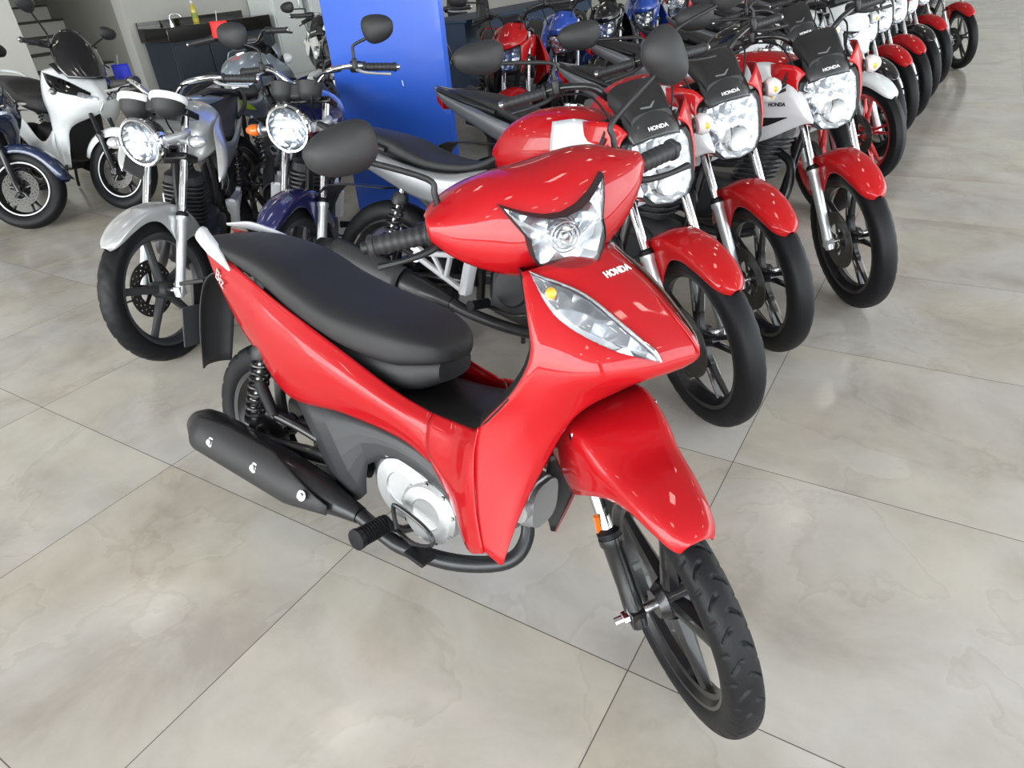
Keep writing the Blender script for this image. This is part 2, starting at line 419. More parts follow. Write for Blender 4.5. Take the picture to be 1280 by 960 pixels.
# ------------------------------------------------------------------ surfaces that carry lenses, trims and lettering
class Surf:
    def __init__(s, rows): s.r = [[V(p) for p in r] for r in rows]
    @staticmethod
    def sp(P, t):
        n = len(P); i = max(0, min(int(t), n-2)); f = t-i; b, c = P[i], P[i+1]
        return cr(P[i-1] if i else b*2-c, b, c, P[i+2] if i+2 < n else c*2-b, f)
    def at(s, u, v, off=0.):
        p = s.sp([s.sp(r, u) for r in s.r], v)
        if off:
            e = .02
            n = (s.at(u+e, v)-s.at(u-e, v)).cross(s.at(u, v+e)-s.at(u, v-e)).normalized()
            if n.dot(V((1, -.6, .5))) < 0: n = -n
            p = p+n*off
        return p
    def between(s, top, bot, off, n=14, m=6, dome=0., lift=0.):
        """grid between two (u,v) polylines"""
        a = spline([(p[0], p[1], 0) for p in top], 6); b = spline([(p[0], p[1], 0) for p in bot], 6)
        def pick(L, t): x = t*(len(L)-1); i = min(int(x), len(L)-2); return L[i].lerp(L[i+1], x-i)
        rows = []
        for i in range(n+1):
            p, q = pick(a, i/n), pick(b, i/n)
            rows.append([s.at(*(p.lerp(q, j/m)[:2]), off+dome*sin(pi*j/m)*min(1, 5*i/n)*min(1, 5*(1-i/n))) for j in range(m+1)])
        return M().grid(rows)
    def line(s, pts, off, k=8):
        return [s.at(p.x, p.y, off) for p in spline([(a[0], a[1], 0) for a in pts], k)]

def build_biz():
    wb, Rf, Rr = 1.261, .276, .258
    root = thing('motor_scooter', 'red underbone scooter with star-shaped headlight, standing in front of the rows on open tiles', 'motorcycle', mtx=pose(1.35384, .06247, -.04893, -.20178))
    ST = steer_m(wb, .075, R(26), -.72575)
    # wheels and running gear
    wheel(root, 'rear_wheel', 0, Rr, .178, .043, .040, style='five', tread='wave', drum=-1, n=330, npr=30)
    wheel(root, 'front_wheel', wb, Rf, .216, .0345, .034, ST, 'five', tread='sipe', drum=1, n=960, npr=56)
    fx = lambda z: 1.261-.488*(z-.276)
    fork(root, (1.261, .276), (fx(.63), .63), ST, .083, .43, .0135, .021, BLKMET)
    for s_ in (-1,): obj('axle_nut', M().lathe([(0, .100), (.013, .100), (.013, .112), (.008, .114), (.008, .130), (0, .131)], (1.261, 0, .276), (0, s_, 0), 8), CHR, root, mtx=ST)
    ar = M().box((1.175, -.100, .46), (.010, .008, .045)); obj('side_reflector', ar, AMBER, root, mtx=ST)
    # front mudguard: crowned blade with side skirts over the fork
    rows = []
    for a, wd, dr, lift in ((65.5, .030, .004, .028), (67, .038, .007, .031), (70, .046, .010, .034), (77, .056, .015, .037), (88, .067, .024, .043), (100, .077, .050, .058), (110, .090, .105, .105), (120, .100, .150, .145), (132, .104, .165, .160), (142, .102, .155, .160), (150, .095, .12, .15)):
        c, s_ = cos(R(a)), sin(R(a)); rr = Rf+lift
        def P(y, q): return V((wb+q*c, y, Rf+q*s_))
        rows.append([P(-wd*.98, rr-.010-dr), P(-wd, rr-.010-dr*.45), P(-wd*.93, rr-.008), P(-wd*.62, rr+.004), P(0, rr+.008), P(wd*.62, rr+.004), P(wd*.93, rr-.008), P(wd, rr-.010-dr*.45), P(wd*.98, rr-.010-dr)])
    obj('front_mudguard', M().patch(rows, 4), RED, root, solid=.004, mtx=ST, sharp=50)
    # leg shield and front cowl
    sh = [[(1.0, 0, .945), (.99, -.07, .94), (.965, -.13, .925), (.93, -.165, .91)],
          [(1.115, 0, .875), (1.09, -.08, .865), (1.035, -.15, .855), (.962, -.19, .845)],
          [(1.218, 0, .778), (1.17, -.085, .768), (1.09, -.165, .765), (.982, -.205, .775)],
          [(1.11, -.075, .705), (1.08, -.13, .70), (1.03, -.18, .70), (.952, -.21, .70)],
          [(1.04, -.125, .645), (1.02, -.155, .625), (.96, -.19, .61), (.878, -.205, .605)],
          [(.995, -.155, .53), (.975, -.175, .525), (.93, -.195, .525), (.868, -.205, .53)],
          [(.965, -.185, .42), (.95, -.195, .42), (.92, -.203, .42), (.878, -.208, .42)],
          [(.948, -.21, .315), (.94, -.212, .315), (.925, -.212, .32), (.90, -.212, .33)]]
    S = Surf(sh)
    obj('front_cowl', M().patch(sh, 6).mir(), RED, root, solid=.004, off=-1, sharp=38)
    back = [[r[3], (r[3][0]-.035, r[3][1]*.72, r[3][2]-.004), (r[3][0]-.05, r[3][1]*.3, r[3][2]), (r[3][0]-.05, 0, r[3][2])] for r in sh[:5]]
    obj('inner_leg_cover', M().patch(back, 4).mir(), BLK, root, solid=.004, off=1)
    for s_ in (1, -1):
        fl = lambda m: m if s_ == 1 else m.flipy()
        top = [(2.72, .06), (1.75, .66), (1.25, 1.42), (.95, 1.92)]; bot = [(2.72, .06), (2.43, 1.05), (1.75, 1.60), (.95, 1.92)]
        base = obj('turn_signal', fl(S.between(top, bot, .0025, 16, 6)), REFL, root, sharp=60)
        obj('turn_signal_lens', fl(S.between(top, bot, .005, 16, 6, .007)), CLEAR, base, sharp=60)
        b = S.at(2.35, .62, .008); b.y *= s_
        obj('signal_bulb', M().lathe([(0, -.006), (.010, -.004), (.011, .002), (.006, .009), (0, .010)], b, (1, -.6*s_, .5), 12), BULB, base)
        line = S.line(top, .006); obj('chrome_trim', fl(M().tube(line, [.0015, .0026, .0035, .002], 8, up=(1, -.6, .6))), STEEL, root)
        lw = S.line([(.95, 1.90), (1.02, 1.72), (1.12, 1.58)], .006)
        obj('signal_tip_trim', fl(M().tube(lw, [.003, .007, .004], 8, flat=.4)), CHR, base)
        ed = [S.at(.62, .1, .003), S.at(.66, .6, .004), S.at(.70, 1.1, .005), S.at(.58, 1.7, .005), S.at(.35, 2.0, .003)]
        if s_ == -1: obj('silver_side_strip', fl(M().tube(ed, [.003, .007, .008, .006, .002], 8, 6, flat=.5, up=(1, -.6, .6))), BRONZE, root)
    u, v = .42, .50
    o = S.at(.42, .50, .0022); xa = S.at(.1, .5)-S.at(.75, .5); ya = S.at(.42, .1)-S.at(.42, .9)
    obj('brand_lettering', text('HONDA', .0195, frame(o, xa, ya), .0, .0006, .0006), TXTW, root)
    sg = [[(.905, .03, .45), (.945, .07, .46), (.985, .10, .48)], [(.885, .05, .36), (.915, .08, .37), (.955, .10, .385)], [(.88, .07, .285), (.90, .085, .29), (.928, .10, .295)], [(.893, .084, .215), (.897, .086, .214), (.902, .09, .213)]]
    gd = obj('splash_guard', M().patch(sg, 4), BLK, root, solid=.004)
    obj('guard_edge', M().tube([r[2] for r in sg], [.004, .004, .004, .003], 8, 5), DRED, gd)
    # handlebar cowl with headlight
    half = [[(.955, 0, .905), (1.0, 0, .96), (.985, 0, 1.04), (.945, 0, 1.078), (.88, 0, 1.092), (.79, 0, 1.075)],
            [(.95, -.08, .915), (.985, -.08, .965), (.97, -.08, 1.04), (.935, -.08, 1.078), (.87, -.08, 1.093), (.79, -.08, 1.075)],
            [(.93, -.14, .94), (.955, -.14, .98), (.945, -.14, 1.035), (.915, -.14, 1.066), (.86, -.14, 1.080), (.79, -.14, 1.068)],
            [(.905, -.19, .975), (.92, -.19, 1.0), (.915, -.19, 1.03), (.90, -.19, 1.048), (.865, -.19, 1.058), (.81, -.19, 1.055)],
            [(.875, -.218, 1.005), (.885, -.221, 1.015), (.887, -.222, 1.03), (.88, -.221, 1.042), (.87, -.218, 1.048), (.84, -.215, 1.045)]]
    full = half[::-1]+[[(p[0], -p[1], p[2]) for p in r] for r in half[1:]]
    hc = M().patch(full, 5); obj('handlebar_cowl', hc, RED, root, solid=.004, mtx=ST, sharp=45)
    bk = [[(r[0][0]-.03, r[0][1]*.98, r[0][2]+.01), (r[0][0]-.09, r[0][1]*.9, r[0][2]+.02), (r[5][0], r[5][1]*.96, r[5][2]-.012)] for r in full]
    rear = obj('instrument_panel', M().patch(bk, 3), BLK, root, solid=.003, mtx=ST)
    star = [(0, 1.026), (.030, 1.030), (.062, 1.042), (.097, 1.060), (.084, 1.030), (.070, 1.002), (.070, .985), (.069, .968), (.058, .944), (.045, .925), (.022, .912), (0, .908)]
    star = star+[(-y, z) for y, z in star[-2:0:-1]]
    cz = .975
    def lens(sc, dome, base):
        out = []
        for y, z in star:
            yy, zz = y*sc, cz+(z-cz)*sc
            out.append(V((base+.022-3.0*y*y*sc*sc-3.2*(zz-.968)**2+dome*(1-sc**2), yy, zz)))
        return out
    hb = obj('headlight', M().loft([lens(1.02, 0, .955), lens(1.035, 0, 1.004), lens(1.0, 0, 1.012), lens(.97, 0, 1.003), lens(.6, -.006, 1.0), lens(.1, -.008, 1.0)]), BLKM, root, mtx=ST, sharp=30)
    obj('headlight_reflector', M().loft([lens(.975, 0, 1.004), lens(.8, -.004, 1.003), lens(.5, -.008, 1.003), lens(.05, -.010, 1.003)]), REFL, hb, sharp=20)
    obj('headlight_lens', M().loft([lens(.985, 0, 1.010), lens(.8, .012, 1.011), lens(.5, .014, 1.013), lens(.05, .014, 1.014)]), CLEAR, hb, sharp=60)
    pr = M()
    for rr in (.012, .020, .027): pr.tube([V((1.031, .0+rr*cos(2*pi*i/28)-.012, .995+rr*sin(2*pi*i/28))) for i in range(28)], .0016, 6, closed=True)
    pr.lathe([(0, .0), (.009, .0), (.007, .009), (0, .011)], (1.026, -.012, .995), (1, 0, 0), 14)
    obj('headlight_bulb_holder', pr, STEEL, hb)
    # controls
    bar = M().tube([(.80, -.23, 1.012), (.83, -.12, 1.01), (.84, 0, 1.0), (.83, .12, 1.01), (.80, .23, 1.012)], .012, 12, 5)
    obj('handlebar', bar, BLKMET, root, mtx=ST)
    grip_set(root, -1, (.838, -.212, 1.008), (.812, -.332, 1.012), ST, .0195, endm=BLK)
    grip_set(root, 1, (.838, .212, 1.008), (.812, .332, 1.012), ST, .0195, endm=BLK)
    mirror(root, -1, (.845, -.185, 1.035), (.835, -.322, 1.197), (.066, .044), ST, tilt=-.05)
    mirror(root, 1, (.845, .185, 1.035), (.835, .318, 1.192), (.056, .041), ST, tilt=-1.15)
    # floor tunnel, seat, tail
    tn = sloft([(.46, .49, .10, .06), (.56, .50, .118, .05), (.68, .50, .125, .05), (.78, .51, .13, .055), (.86, .53, .14, .075), (.91, .60, .145, .12), (.945, .72, .13, .14), (.955, .80, .10, .08)], 18, 3.2, 4)
    obj('step_through_tunnel', tn, BLK, root, sharp=50)
    st = [(-.20, .800, .778, .050), (-.17, .808, .775, .085), (-.06, .818, .770, .112), (.06, .812, .748, .122), (.15, .798, .715, .128), (.24, .768, .676, .132), (.34, .742, .650, .140), (.44, .728, .628, .142), (.55, .716, .615, .128), (.605, .703, .622, .108), (.65, .688, .630, .074), (.672, .672, .638, .04)]
    obj('seat', sloft([(x, (t+b)/2, w, (t-b)/2) for x, t, b, w in st], 32, 3.4, 5), SEAT, root, sharp=60)
    sb = sloft([(.10, .69, .10, .05), (.30, .63, .112, .05), (.45, .595, .112, .05), (.58, .60, .098, .05), (.655, .615, .06, .03)], 16, 3, 4)
    obj('seat_base_cover', sb, BLKM, root)
    sc = [[(-.205, -.045, .815), (-.205, -.057, .80), (-.19, -.060, .785), (-.17, -.055, .765)],
          [(-.06, -.102, .79), (-.06, -.118, .75), (-.05, -.117, .70), (-.04, -.10, .635)],
          [(.07, -.126, .757), (.08, -.142, .70), (.09, -.142, .63), (.09, -.125, .55)],
          [(.22, -.134, .705), (.22, -.155, .64), (.215, -.154, .55), (.214, -.132, .46)],
          [(.41, -.139, .645), (.41, -.163, .60), (.41, -.158, .54), (.415, -.138, .474)],
          [(.59, -.134, .580), (.60, -.158, .55), (.60, -.156, .51), (.60, -.138, .466)],
          [(.70, -.13, .553), (.70, -.15, .53), (.702, -.155, .48), (.705, -.14, .43)]]
    S2 = Surf(sc)
    fr = [[(.7015, -.13, .553), (.7015, -.15, .53), (.7035, -.155, .48), (.7065, -.14, .43)],
          [(.78, -.142, .558), (.785, -.168, .52), (.777, -.172, .44), (.768, -.15, .365)],
          [(.845, -.175, .578), (.842, -.197, .53), (.845, -.2, .42), (.845, -.19, .30)],
          [(.877, -.204, .604), (.867, -.204, .53), (.877, -.207, .42), (.902, -.211, .325)]]
    for s_ in (1, -1):
        fl = lambda m: m if s_ == 1 else m.flipy()
        obj('side_cowl', fl(M().patch(sc, 6)), RED, root, solid=.004, off=-1, sharp=50)
        obj('front_side_cover', fl(M().patch(fr, 6)), RED, root, solid=.004, off=-1, sharp=50)
        bc = [[(.235, -.125, .462), (.31, -.132, .36), (.36, -.130, .28), (.43, -.128, .225)],
              [(.32, -.128, .468), (.40, -.150, .40), (.445, -.150, .33), (.475, -.124, .265)],
              [(.45, -.132, .472), (.48, -.145, .44), (.49, -.143, .40), (.495, -.135, .36)],
              [(.60, -.134, .466), (.60, -.142, .447), (.60, -.142, .43), (.60, -.137, .41)],
              [(.70, -.136, .436), (.715, -.14, .415), (.725, -.142, .395), (.735, -.138, .37)],
              [(.765, -.146, .37), (.775, -.147, .355), (.785, -.147, .335), (.80, -.142, .31)]]
        obj('lower_side_cover', fl(M().patch(bc, 2)), DGR, root, solid=.004, off=-1, sharp=7)
    for s_ in (1, -1):
        rail = M().tube([(-.22, -.040*s_, .825), (-.16, -.082*s_, .822), (-.06, -.116*s_, .797), (.03, -.137*s_, .760)], [.006, .021, .019, .003], 12, 6, flat=.45, up=(0, -s_, 1))
        obj('grab_rail', rail, SILW, root)
    tx = text('Biz', .052, frame(S2.at(1.25, 1.18, .0022), S2.at(1.25, 1.18)-S2.at(1.25, .75), S2.at(.9, 1.1)-S2.at(1.7, 1.1)), .3, .0006)
    obj('model_lettering', tx, TXTS, root)
    tl = M().loft([[V((-.215, y*.055, z)) for y, z in ((-1, .80), (1, .80), (.8, .765), (-.8, .765))], [V((-.245, y*.045, z)) for y, z in ((-1, .79), (1, .79), (.8, .77), (-.8, .77))]])
    obj('tail_light', tl, REDL, root, bevel=.006)
    mg = [[(-.08, y*.05, .73) for y in (-1, -.4, .4, 1)], [(-.20, y*.062, .70) for y in (-1, -.4, .4, 1)], [(-.265, y*.058, .62) for y in (-1, -.4, .4, 1)], [(-.295, y*.058, .50) for y in (-1, -.4, .4, 1)], [(-.315, y*.050, .385) for y in (-1, -.4, .4, 1)]]
    mg = [[(p[0]+(.022 if abs(p[1]) > .04 else 0), p[1], p[2]) for p in r] for r in mg]
    obj('rear_mudguard', M().patch(mg, 4), BLKM, root, solid=.004)
    pb = M().box((-.30, 0, .655), (.13, .10, .012), RY(-.25)); pb.box((-.335, 0, .60), (.012, .06, .10), RY(.1))
    pl = obj('plate_bracket', pb, BLK, root, bevel=.004)
    obj('plate_holder', M().box((-.315, -.02, .52), (.006, .13, .13), RY(.12)), DGR, pl, bevel=.003)
    # rear suspension and drive
    for s_ in (-1, 1):
        sw = M().tube([(.44, s_*.075, .30), (.25, s_*.095, .285), (0, s_*.098, .258), (-.03, s_*.098, .256)], [.020, .018, .016, .016], 10, 4, flat=1.3)
        obj('swingarm', sw, BLKMET, root)
        shock(root, (.012, s_*.115, .275), (.105, s_*.112, .575), r=.024)
    cc = M().loft([ell((x, .10, z), .022, h, 14, 3) for x, z, h in ((-.07, .262, .04), (0, .262, .062), (.25, .28, .058), (.46, .30, .062), (.52, .305, .04))])
    obj('chain_case', cc, BLK, root)
    pp = M().tube([(.17, -.150, .40), (.135, -.150, .46), (.125, -.150, .485)], [.014, .016, .014], 12, 4)
    pq = obj('pillion_footpeg', pp, RUB, root)
    obj('pillion_bracket', M().tube([(.40, -.11, .33), (.28, -.13, .375), (.17, -.140, .395)], .013, 10, 4), BLKMET, root)
    # engine
    eb = M().loft([ell((x, 0, z), w, h, 20, 3.5) for x, z, w, h in ((.43, .31, .05, .05), (.47, .31, .085, .09), (.58, .32, .10, .115), (.70, .315, .10, .115), (.78, .33, .08, .085), (.80, .335, .06, .06))])
    en = obj('engine', eb, ALU, root, sharp=30)
    c1 = M().lathe([(0, -.07), (.088, -.07), (.092, .0), (.090, .045), (.080, .056), (.045, .060), (.043, .056), (0, .056)], (.610, -.085, .335), (0, -1, 0), 44)
    obj('clutch_cover', c1, ALU, en, sharp=30)
    c2 = M().lathe([(0, -.07), (.078, -.07), (.082, .0), (.080, .055), (.070, .064), (.042, .067), (.040, .062), (.030, .060), (0, .061)], (.690, -.085, .300), (0, -1, 0), 44)
    obj('crankcase_cover', c2, ALU, en, sharp=30)
    bl = M()
    for i in range(9):
        a = 2*pi*i/9+.2; bl.lathe([(0, 0), (.007, 0), (.007, .008), (0, .008)], (.690+.073*cos(a), -.138, .300+.073*sin(a)), (0, -1, 0), 6)
    obj('cover_bolts', bl, STEEL, en)
    oc = M().lathe([(0, 0), (.018, 0), (.018, .016), (.012, .018), (0, .018)], (.565, -.12, .405), (0, -.6, .8), 10); obj('oil_filler_cap', oc, ALU, en)
    cy = M()
    for i in range(9):
        x = .785+.010*i; cy.loft([ell((x, -.005, .335+.10*(x-.8)), .066, .064, 16, 4), ell((x+.005, -.005, .335+.10*(x-.8)), .066, .064, 16, 4)])
    cy.loft([ell((x, 0, .335+.1*(x-.8)), .055, .055, 16, 3) for x in (.78, .92)])
    obj('cylinder', cy, ALU, en, sharp=30)
    hd = M().loft([ell((x, 0, .347), w, h, 16, 3.2) for x, w, h in ((.875, .055, .058), (.885, .058, .061), (.905, .055, .058), (.912, .042, .045))])
    hd.lathe([(0, 0), (.03, 0), (.028, .02), (0, .022)], (.89, -.055, .35), (0, -1, 0), 12)
    obj('cylinder_head', hd, ALU, en, sharp=35)
    ex = M().tube([(.880, -.01, .31), (.893, -.03, .255), (.880, -.06, .212), (.83, -.09, .190), (.74, -.125, .178), (.62, -.150, .180), (.56, -.160, .200), (.49, -.163, .225)], [.015, .017, .018, .020, .021, .020, .019, .020], 14, 6)
    obj('exhaust_pipe', ex, MUF, root)
    d = V((-.15, -.172, .288))-V((.49, -.163, .225)); L = d.length
    mu = M().lathe([(0, 0), (.022, 0), (.030, .05), (.050, .15), (.057, .27), (.059, .50), (.057, .585), (.052, .62), (.036, .65), (.020, .654), (.018, .625), (0, .625)], (.49, -.163, .225), d, 28)
    mo = obj('muffler', mu, MUF, root, sharp=35)
    dn = d.normalized()
    hs = M()
    rows = []
    for i in range(15):
        t = .07+.52*i/14; r_ = .036+.032*min(1, .35+i/6); row = []
        up = V((0, 0, 1))-dn*dn.z; up.normalize(); si = dn.cross(up); si = si if si.y < 0 else -si
        a0, a1 = (-.75+.55*max(0, 1-i/5), 1.35-1.0*max(0, 1-i/6)-.3*max(0, (i-11)/3))
        for j in range(13):
            a = a0+(a1-a0)*j/12; row.append(V((.49, -.163, .225))+dn*t+(si*cos(a)+up*sin(a))*r_)
        rows.append(row)
    hsh = obj('heat_shield', hs.grid(rows), BLKM, mo, solid=.004, sharp=50)
    for t in (.14, .32, .50):
        p = V((.49, -.163, .225))+dn*t+(si*cos(.35)+up*sin(.35))*.067
        obj('shield_bolt', M().lathe([(.014, -.002), (.014, .002), (.008, .003), (.008, .009), (0, .010)], p, si*cos(.35)+up*sin(.35), 12), STEEL, mo)
    for s_ in (-1, 1):
        pg = M().lathe([(.013, 0), (.022, .004), (.022, .010), (.020, .014)]+[(r_, .016+.008*i) for i in range(9) for r_ in (.024, .021)]+[(.026, .092), (.026, .100), (0, .103)], (.585, s_*.165, .245), (-.05, s_, .03), 14)
        obj('footpeg', pg, RUB, root)
    obj('footpeg_bar', M().tube([(.585, -.17, .245), (.60, -.10, .20), (.60, .10, .20), (.585, .17, .245)], .011, 10, 4), BLKMET, root)
    bp = M().tube([(.60, -.145, .215), (.67, -.172, .225), (.725, -.178, .245), (.735, -.178, .27), (.70, -.178, .295), (.625, -.175, .312), (.612, -.173, .295), (.618, -.17, .245)], .0055, 8, 6)
    obj('brake_pedal', bp, BLKMET, root)
    obj('pedal_pad', M().box((.70, -.182, .212), (.06, .05, .012), RY(.2)), RUB, root, bevel=.004)
    obj('side_stand', M().tube([(.56, .07, .22), (.50, .18, .10), (.475, .235, .057)], [.012, .010, .010], 10, 4), BLKMET, root)
    obj('battery_cover', M().box((.40, 0, .52), (.28, .16, .20)), BLK, root, bevel=.02)
    cbl = M().tube([(.86, -.05, .93), (.93, -.06, .86), (.98, -.04, .78)], .004, 8, 5); obj('brake_cable', cbl, RUB, root, mtx=None)
    return root
# ------------------------------------------------------------------ street motorcycles
def build_street(label, group, ps, steer=-.66, front='mask', tank=RED, fend=REDB, mask=REDB, shroud=SILW, tail=TAILS, visor=VISB, rim=BLKMET, style='pair',
                 lower=FORKS, disc=-1, bars='black', seat=SEAT, decal='wing', lens=None, tread='rib', lever='black', tip=None, n=120, npr=20, cap=BLKM, gs=1., mirrors=(1, 1), visor_text=True, tail_up=0., indic=True, mirh=(.92, .43, 1.235), engm=None):
    wb, Rf, Rr = 1.315, .308, .309
    root = thing('motorcycle', label, 'motorcycle', group, mtx=ps)
    ST = steer_m(wb, .09, R(25.5), steer)
    eng = engm or DGR
    wheel(root, 'rear_wheel', 0, Rr, .230, .050, .044, style=style, rim=rim, tread=tread, drum=1, n=n, npr=npr)
    wheel(root, 'front_wheel', wb, Rf, .232, .043, .040, ST, style, rim=rim, tread=tread, disc=disc, drum=0 if disc else -1, n=n, npr=npr)
    fx = lambda z: 1.315-.477*(z-.308)
    fork(root, (1.315, .308), (fx(.97), .97), ST, .092, .42, .0155, .021, lower)
    tc = M()
    for z in (.80, .96): tc.box((fx(z)-.02, 0, z), (.08, .235, .03), RY(-R(25.5)))
    obj('fork_yoke', tc, BLKMET, root, bevel=.008, mtx=ST)
    fr_rows = []
    for a, hw, dr, li in ((49, .014, .002, .014), (51.5, .032, .006, .016), (57, .047, .014, .019), (70, .058, .022, .023), (85, .063, .028, .028), (97, .067, .050, .034), (107, .070, .100, .042), (117, .071, .140, .044), (127, .071, .125, .038), (139, .063, .060, .028), (153, .05, .02, .018)):
        cq, sq = cos(R(a)), sin(R(a)); rr = Rf+li
        fr_rows.append([V((1.315+q*cq, y, .308+q*sq)) for y, q in ((-hw*.98, rr-.010-dr), (-hw, rr-.010-dr*.45), (-hw*.93, rr-.008), (-hw*.6, rr+.004), (0, rr+.010), (hw*.6, rr+.004), (hw*.93, rr-.008), (hw, rr-.010-dr*.45), (hw*.98, rr-.010-dr))])
    obj('front_mudguard', M().patch(fr_rows, 4), fend, root, solid=.004, mtx=ST, sharp=50)
    # --- headlight
    if front == 'mask':
        out = [(0, .925), (.05, .932), (.092, .925), (.104, .895), (.098, .84), (.085, .785), (.055, .748), (0, .738)]
        out = out+[(-y, z) for y, z in out[-2:0:-1]]
        def ring(sc, dome, bx, sy=1.):
            return [V((bx-.30*((.84+(z-.84)*sc)-.75)-1.6*(y*sc)**2+dome*(1-sc*sc), y*sc*sy, .84+(z-.84)*sc)) for y, z in out]
        hb = obj('headlight', M().loft([ring(1.02, 0, 1.12, 1.1), ring(1.05, 0, 1.190, 1.16), ring(1.035, 0, 1.198, 1.13), ring(.98, 0, 1.194), ring(.6, -.01, 1.19), ring(.1, -.012, 1.19)]), BLKM, root, mtx=ST, sharp=30)
        obj('headlight_reflector', M().loft([ring(.98, 0, 1.196), ring(.8, -.006, 1.194), ring(.5, -.012, 1.194), ring(.05, -.014, 1.194)]), REFL, hb, sharp=20)
        obj('headlight_lens', M().loft([ring(1.0, 0, 1.203), ring(.8, .016, 1.203), ring(.5, .022, 1.203), ring(.05, .024, 1.203)]), CLEAR, hb, sharp=60)
        rr = M().lathe([(.046, .0), (.040, .006), (.02, .002), (0, .0)], (1.188, 0, .80), (1, 0, .05), 24); obj('headlight_bowl', rr, STEEL, hb)
        vz = [[(1.165, y*.080, .932) for y in (-1, -.55, 0, .55, 1)], [(1.148, y*.087, .965) for y in (-1, -.55, 0, .55, 1)], [(1.105, y*.080, 1.010) for y in (-1, -.55, 0, .55, 1)], [(1.055, y*.060, 1.042) for y in (-1, -.55, 0, .55, 1)], [(1.018, y*.032, 1.050) for y in (-1, -.55, 0, .55, 1)]]
        vz = [[(p[0]-.030*(abs(p[1])/.09)**2, p[1], p[2]-.018*(abs(p[1])/.09)**2) for p in r] for r in vz]
        VS = Surf(vz)
        v = obj('headlight_visor', M().patch(vz, 4), visor, root, solid=.004, mtx=ST, sharp=50)
        if visor_text:
            fr_ = frame(VS.at(2, .75, .004), (0, 1, 0), VS.at(2, 1.6)-VS.at(2, .4))
            obj('brand_lettering', text('HONDA', .0175, fr_, 0, .0006, .0004), TXTW, v)
            fr_ = frame(VS.at(2, 2.0, .004), (0, 1, 0), VS.at(2, 2.6)-VS.at(2, 1.4))
            obj('chevron_emblem', M().prism([(-.028, -.006), (.006, -.010), (.028, .012), (.022, .013), (.004, -.003), (-.028, .0)], 0, .001, 'xy').xf(fr_), CHEV, v)
        for s_ in (-1, 1):
            fl = lambda m: m if s_ == -1 else m.flipy()
            wg = [[(1.125, -.084, .955), (1.11, -.115, .99), (1.05, -.155, 1.002), (.965, -.165, .992)],
                  [(1.130, -.118, .925), (1.10, -.142, .93), (1.04, -.180, .930), (.965, -.185, .935)],
                  [(1.15, -.118, .86), (1.115, -.142, .86), (1.065, -.150, .868), (1.03, -.150, .880)],
                  [(1.165, -.102, .79), (1.14, -.116, .79), (1.11, -.115, .80), (1.085, -.10, .82)],
                  [(1.165, -.070, .752), (1.15, -.078, .752), (1.135, -.078, .757), (1.12, -.075, .765)]]
            obj('headlight_cowl', fl(M().patch(wg, 4)), mask, root, solid=.004, mtx=ST, sharp=50)
        mt = M().loft([ell((1.00, 0, 1.035), .075, .02, 14, 3), ell((1.02, 0, 1.04), .09, .04, 14, 3), ell((1.07, 0, 1.01), .08, .045, 14, 3), ell((1.12, 0, .97), .07, .03, 14, 3)])
        obj('instrument_panel', mt, BLK, root, mtx=ST)
    elif front == 'round':
        c = V((1.185, 0, .885)); ax = V((1, 0, -.06)).normalized()
        hb = obj('headlight', M().lathe([(0, -.115), (.03, -.11), (.066, -.085), (.086, -.045), (.090, -.006), (.090, .0)], c, ax, 36, caps=False), BLKM if bars == 'black' else CHR, root, mtx=ST)
        obj('headlight_rim', M().lathe([(.083, .012), (.090, .014), (.096, .006), (.095, -.006), (.090, -.01)], c, ax, 40, caps=False), CHR, hb)
        obj('headlight_reflector', M().lathe([(.084, .004), (.06, -.004), (.03, -.010), (0, -.012)], c, ax, 36, caps=False), REFL, hb)
        obj('headlight_lens', M().lathe([(.085, .008), (.07, .019), (.045, .026), (.02, .030), (0, .031)], c, ax, 36, caps=False), CLEAR, hb)
        for s_ in (-1, 1):
            ear = M().tube([(fx(.885)-.005, s_*.11, .90), (fx(.885)+.03, s_*.12, .89), (1.165, s_*.098, .885)], [.012, .014, .012], 10, 4, flat=1.6)
            obj('headlight_bracket', ear, lower, root, mtx=ST)
            g = M().lathe([(0, -.065*gs), (.030*gs, -.06*gs), (.046*gs, -.042*gs), (.050*gs, -.005), (.052*gs, .0), (.050*gs, .004), (.046*gs, .002), (0, .002)], (1.055, s_*.060*gs, 1.035), (-.45, 0, .9), 28)
            gg = obj('gauge', g, BLKM, root, mtx=ST)
            if cap is not BLKM: obj('gauge_bezel', M().lathe([(.044*gs, .004), (.052*gs, .006), (.055*gs, .0), (.055*gs, -.018), (.050*gs, -.022)], (1.055, s_*.060*gs, 1.035), (-.45, 0, .9), 28, caps=False), cap, gg)
            obj('gauge_face', M().lathe([(.045*gs, .003), (0, .003)], (1.055, s_*.060*gs, 1.035), (-.45, 0, .9), 28, caps=False), BLACKP, gg)
        obj('gauge_bridge', M().box((1.06, 0, 1.01), (.05, .05, .06), RY(-.4)), BLKM, root, bevel=.01, mtx=ST)
    elif front == 'trail':
        bk = [[(1.222, 0, .885), (1.21, -.045, .89), (1.17, -.088, .90), (1.11, -.11, .915)], [(1.225, 0, .93), (1.205, -.045, .935), (1.155, -.082, .945), (1.07, -.115, .955)], [(1.165, 0, .995), (1.15, -.04, .993), (1.11, -.068, .988), (1.04, -.09, .98)], [(1.10, 0, 1.035), (1.09, -.03, 1.03), (1.06, -.05, 1.022), (1.01, -.07, 1.01)]]
        cw = obj('headlight_cowl', M().patch(bk, 5).mir(), mask, root, solid=.004, mtx=ST, sharp=25)
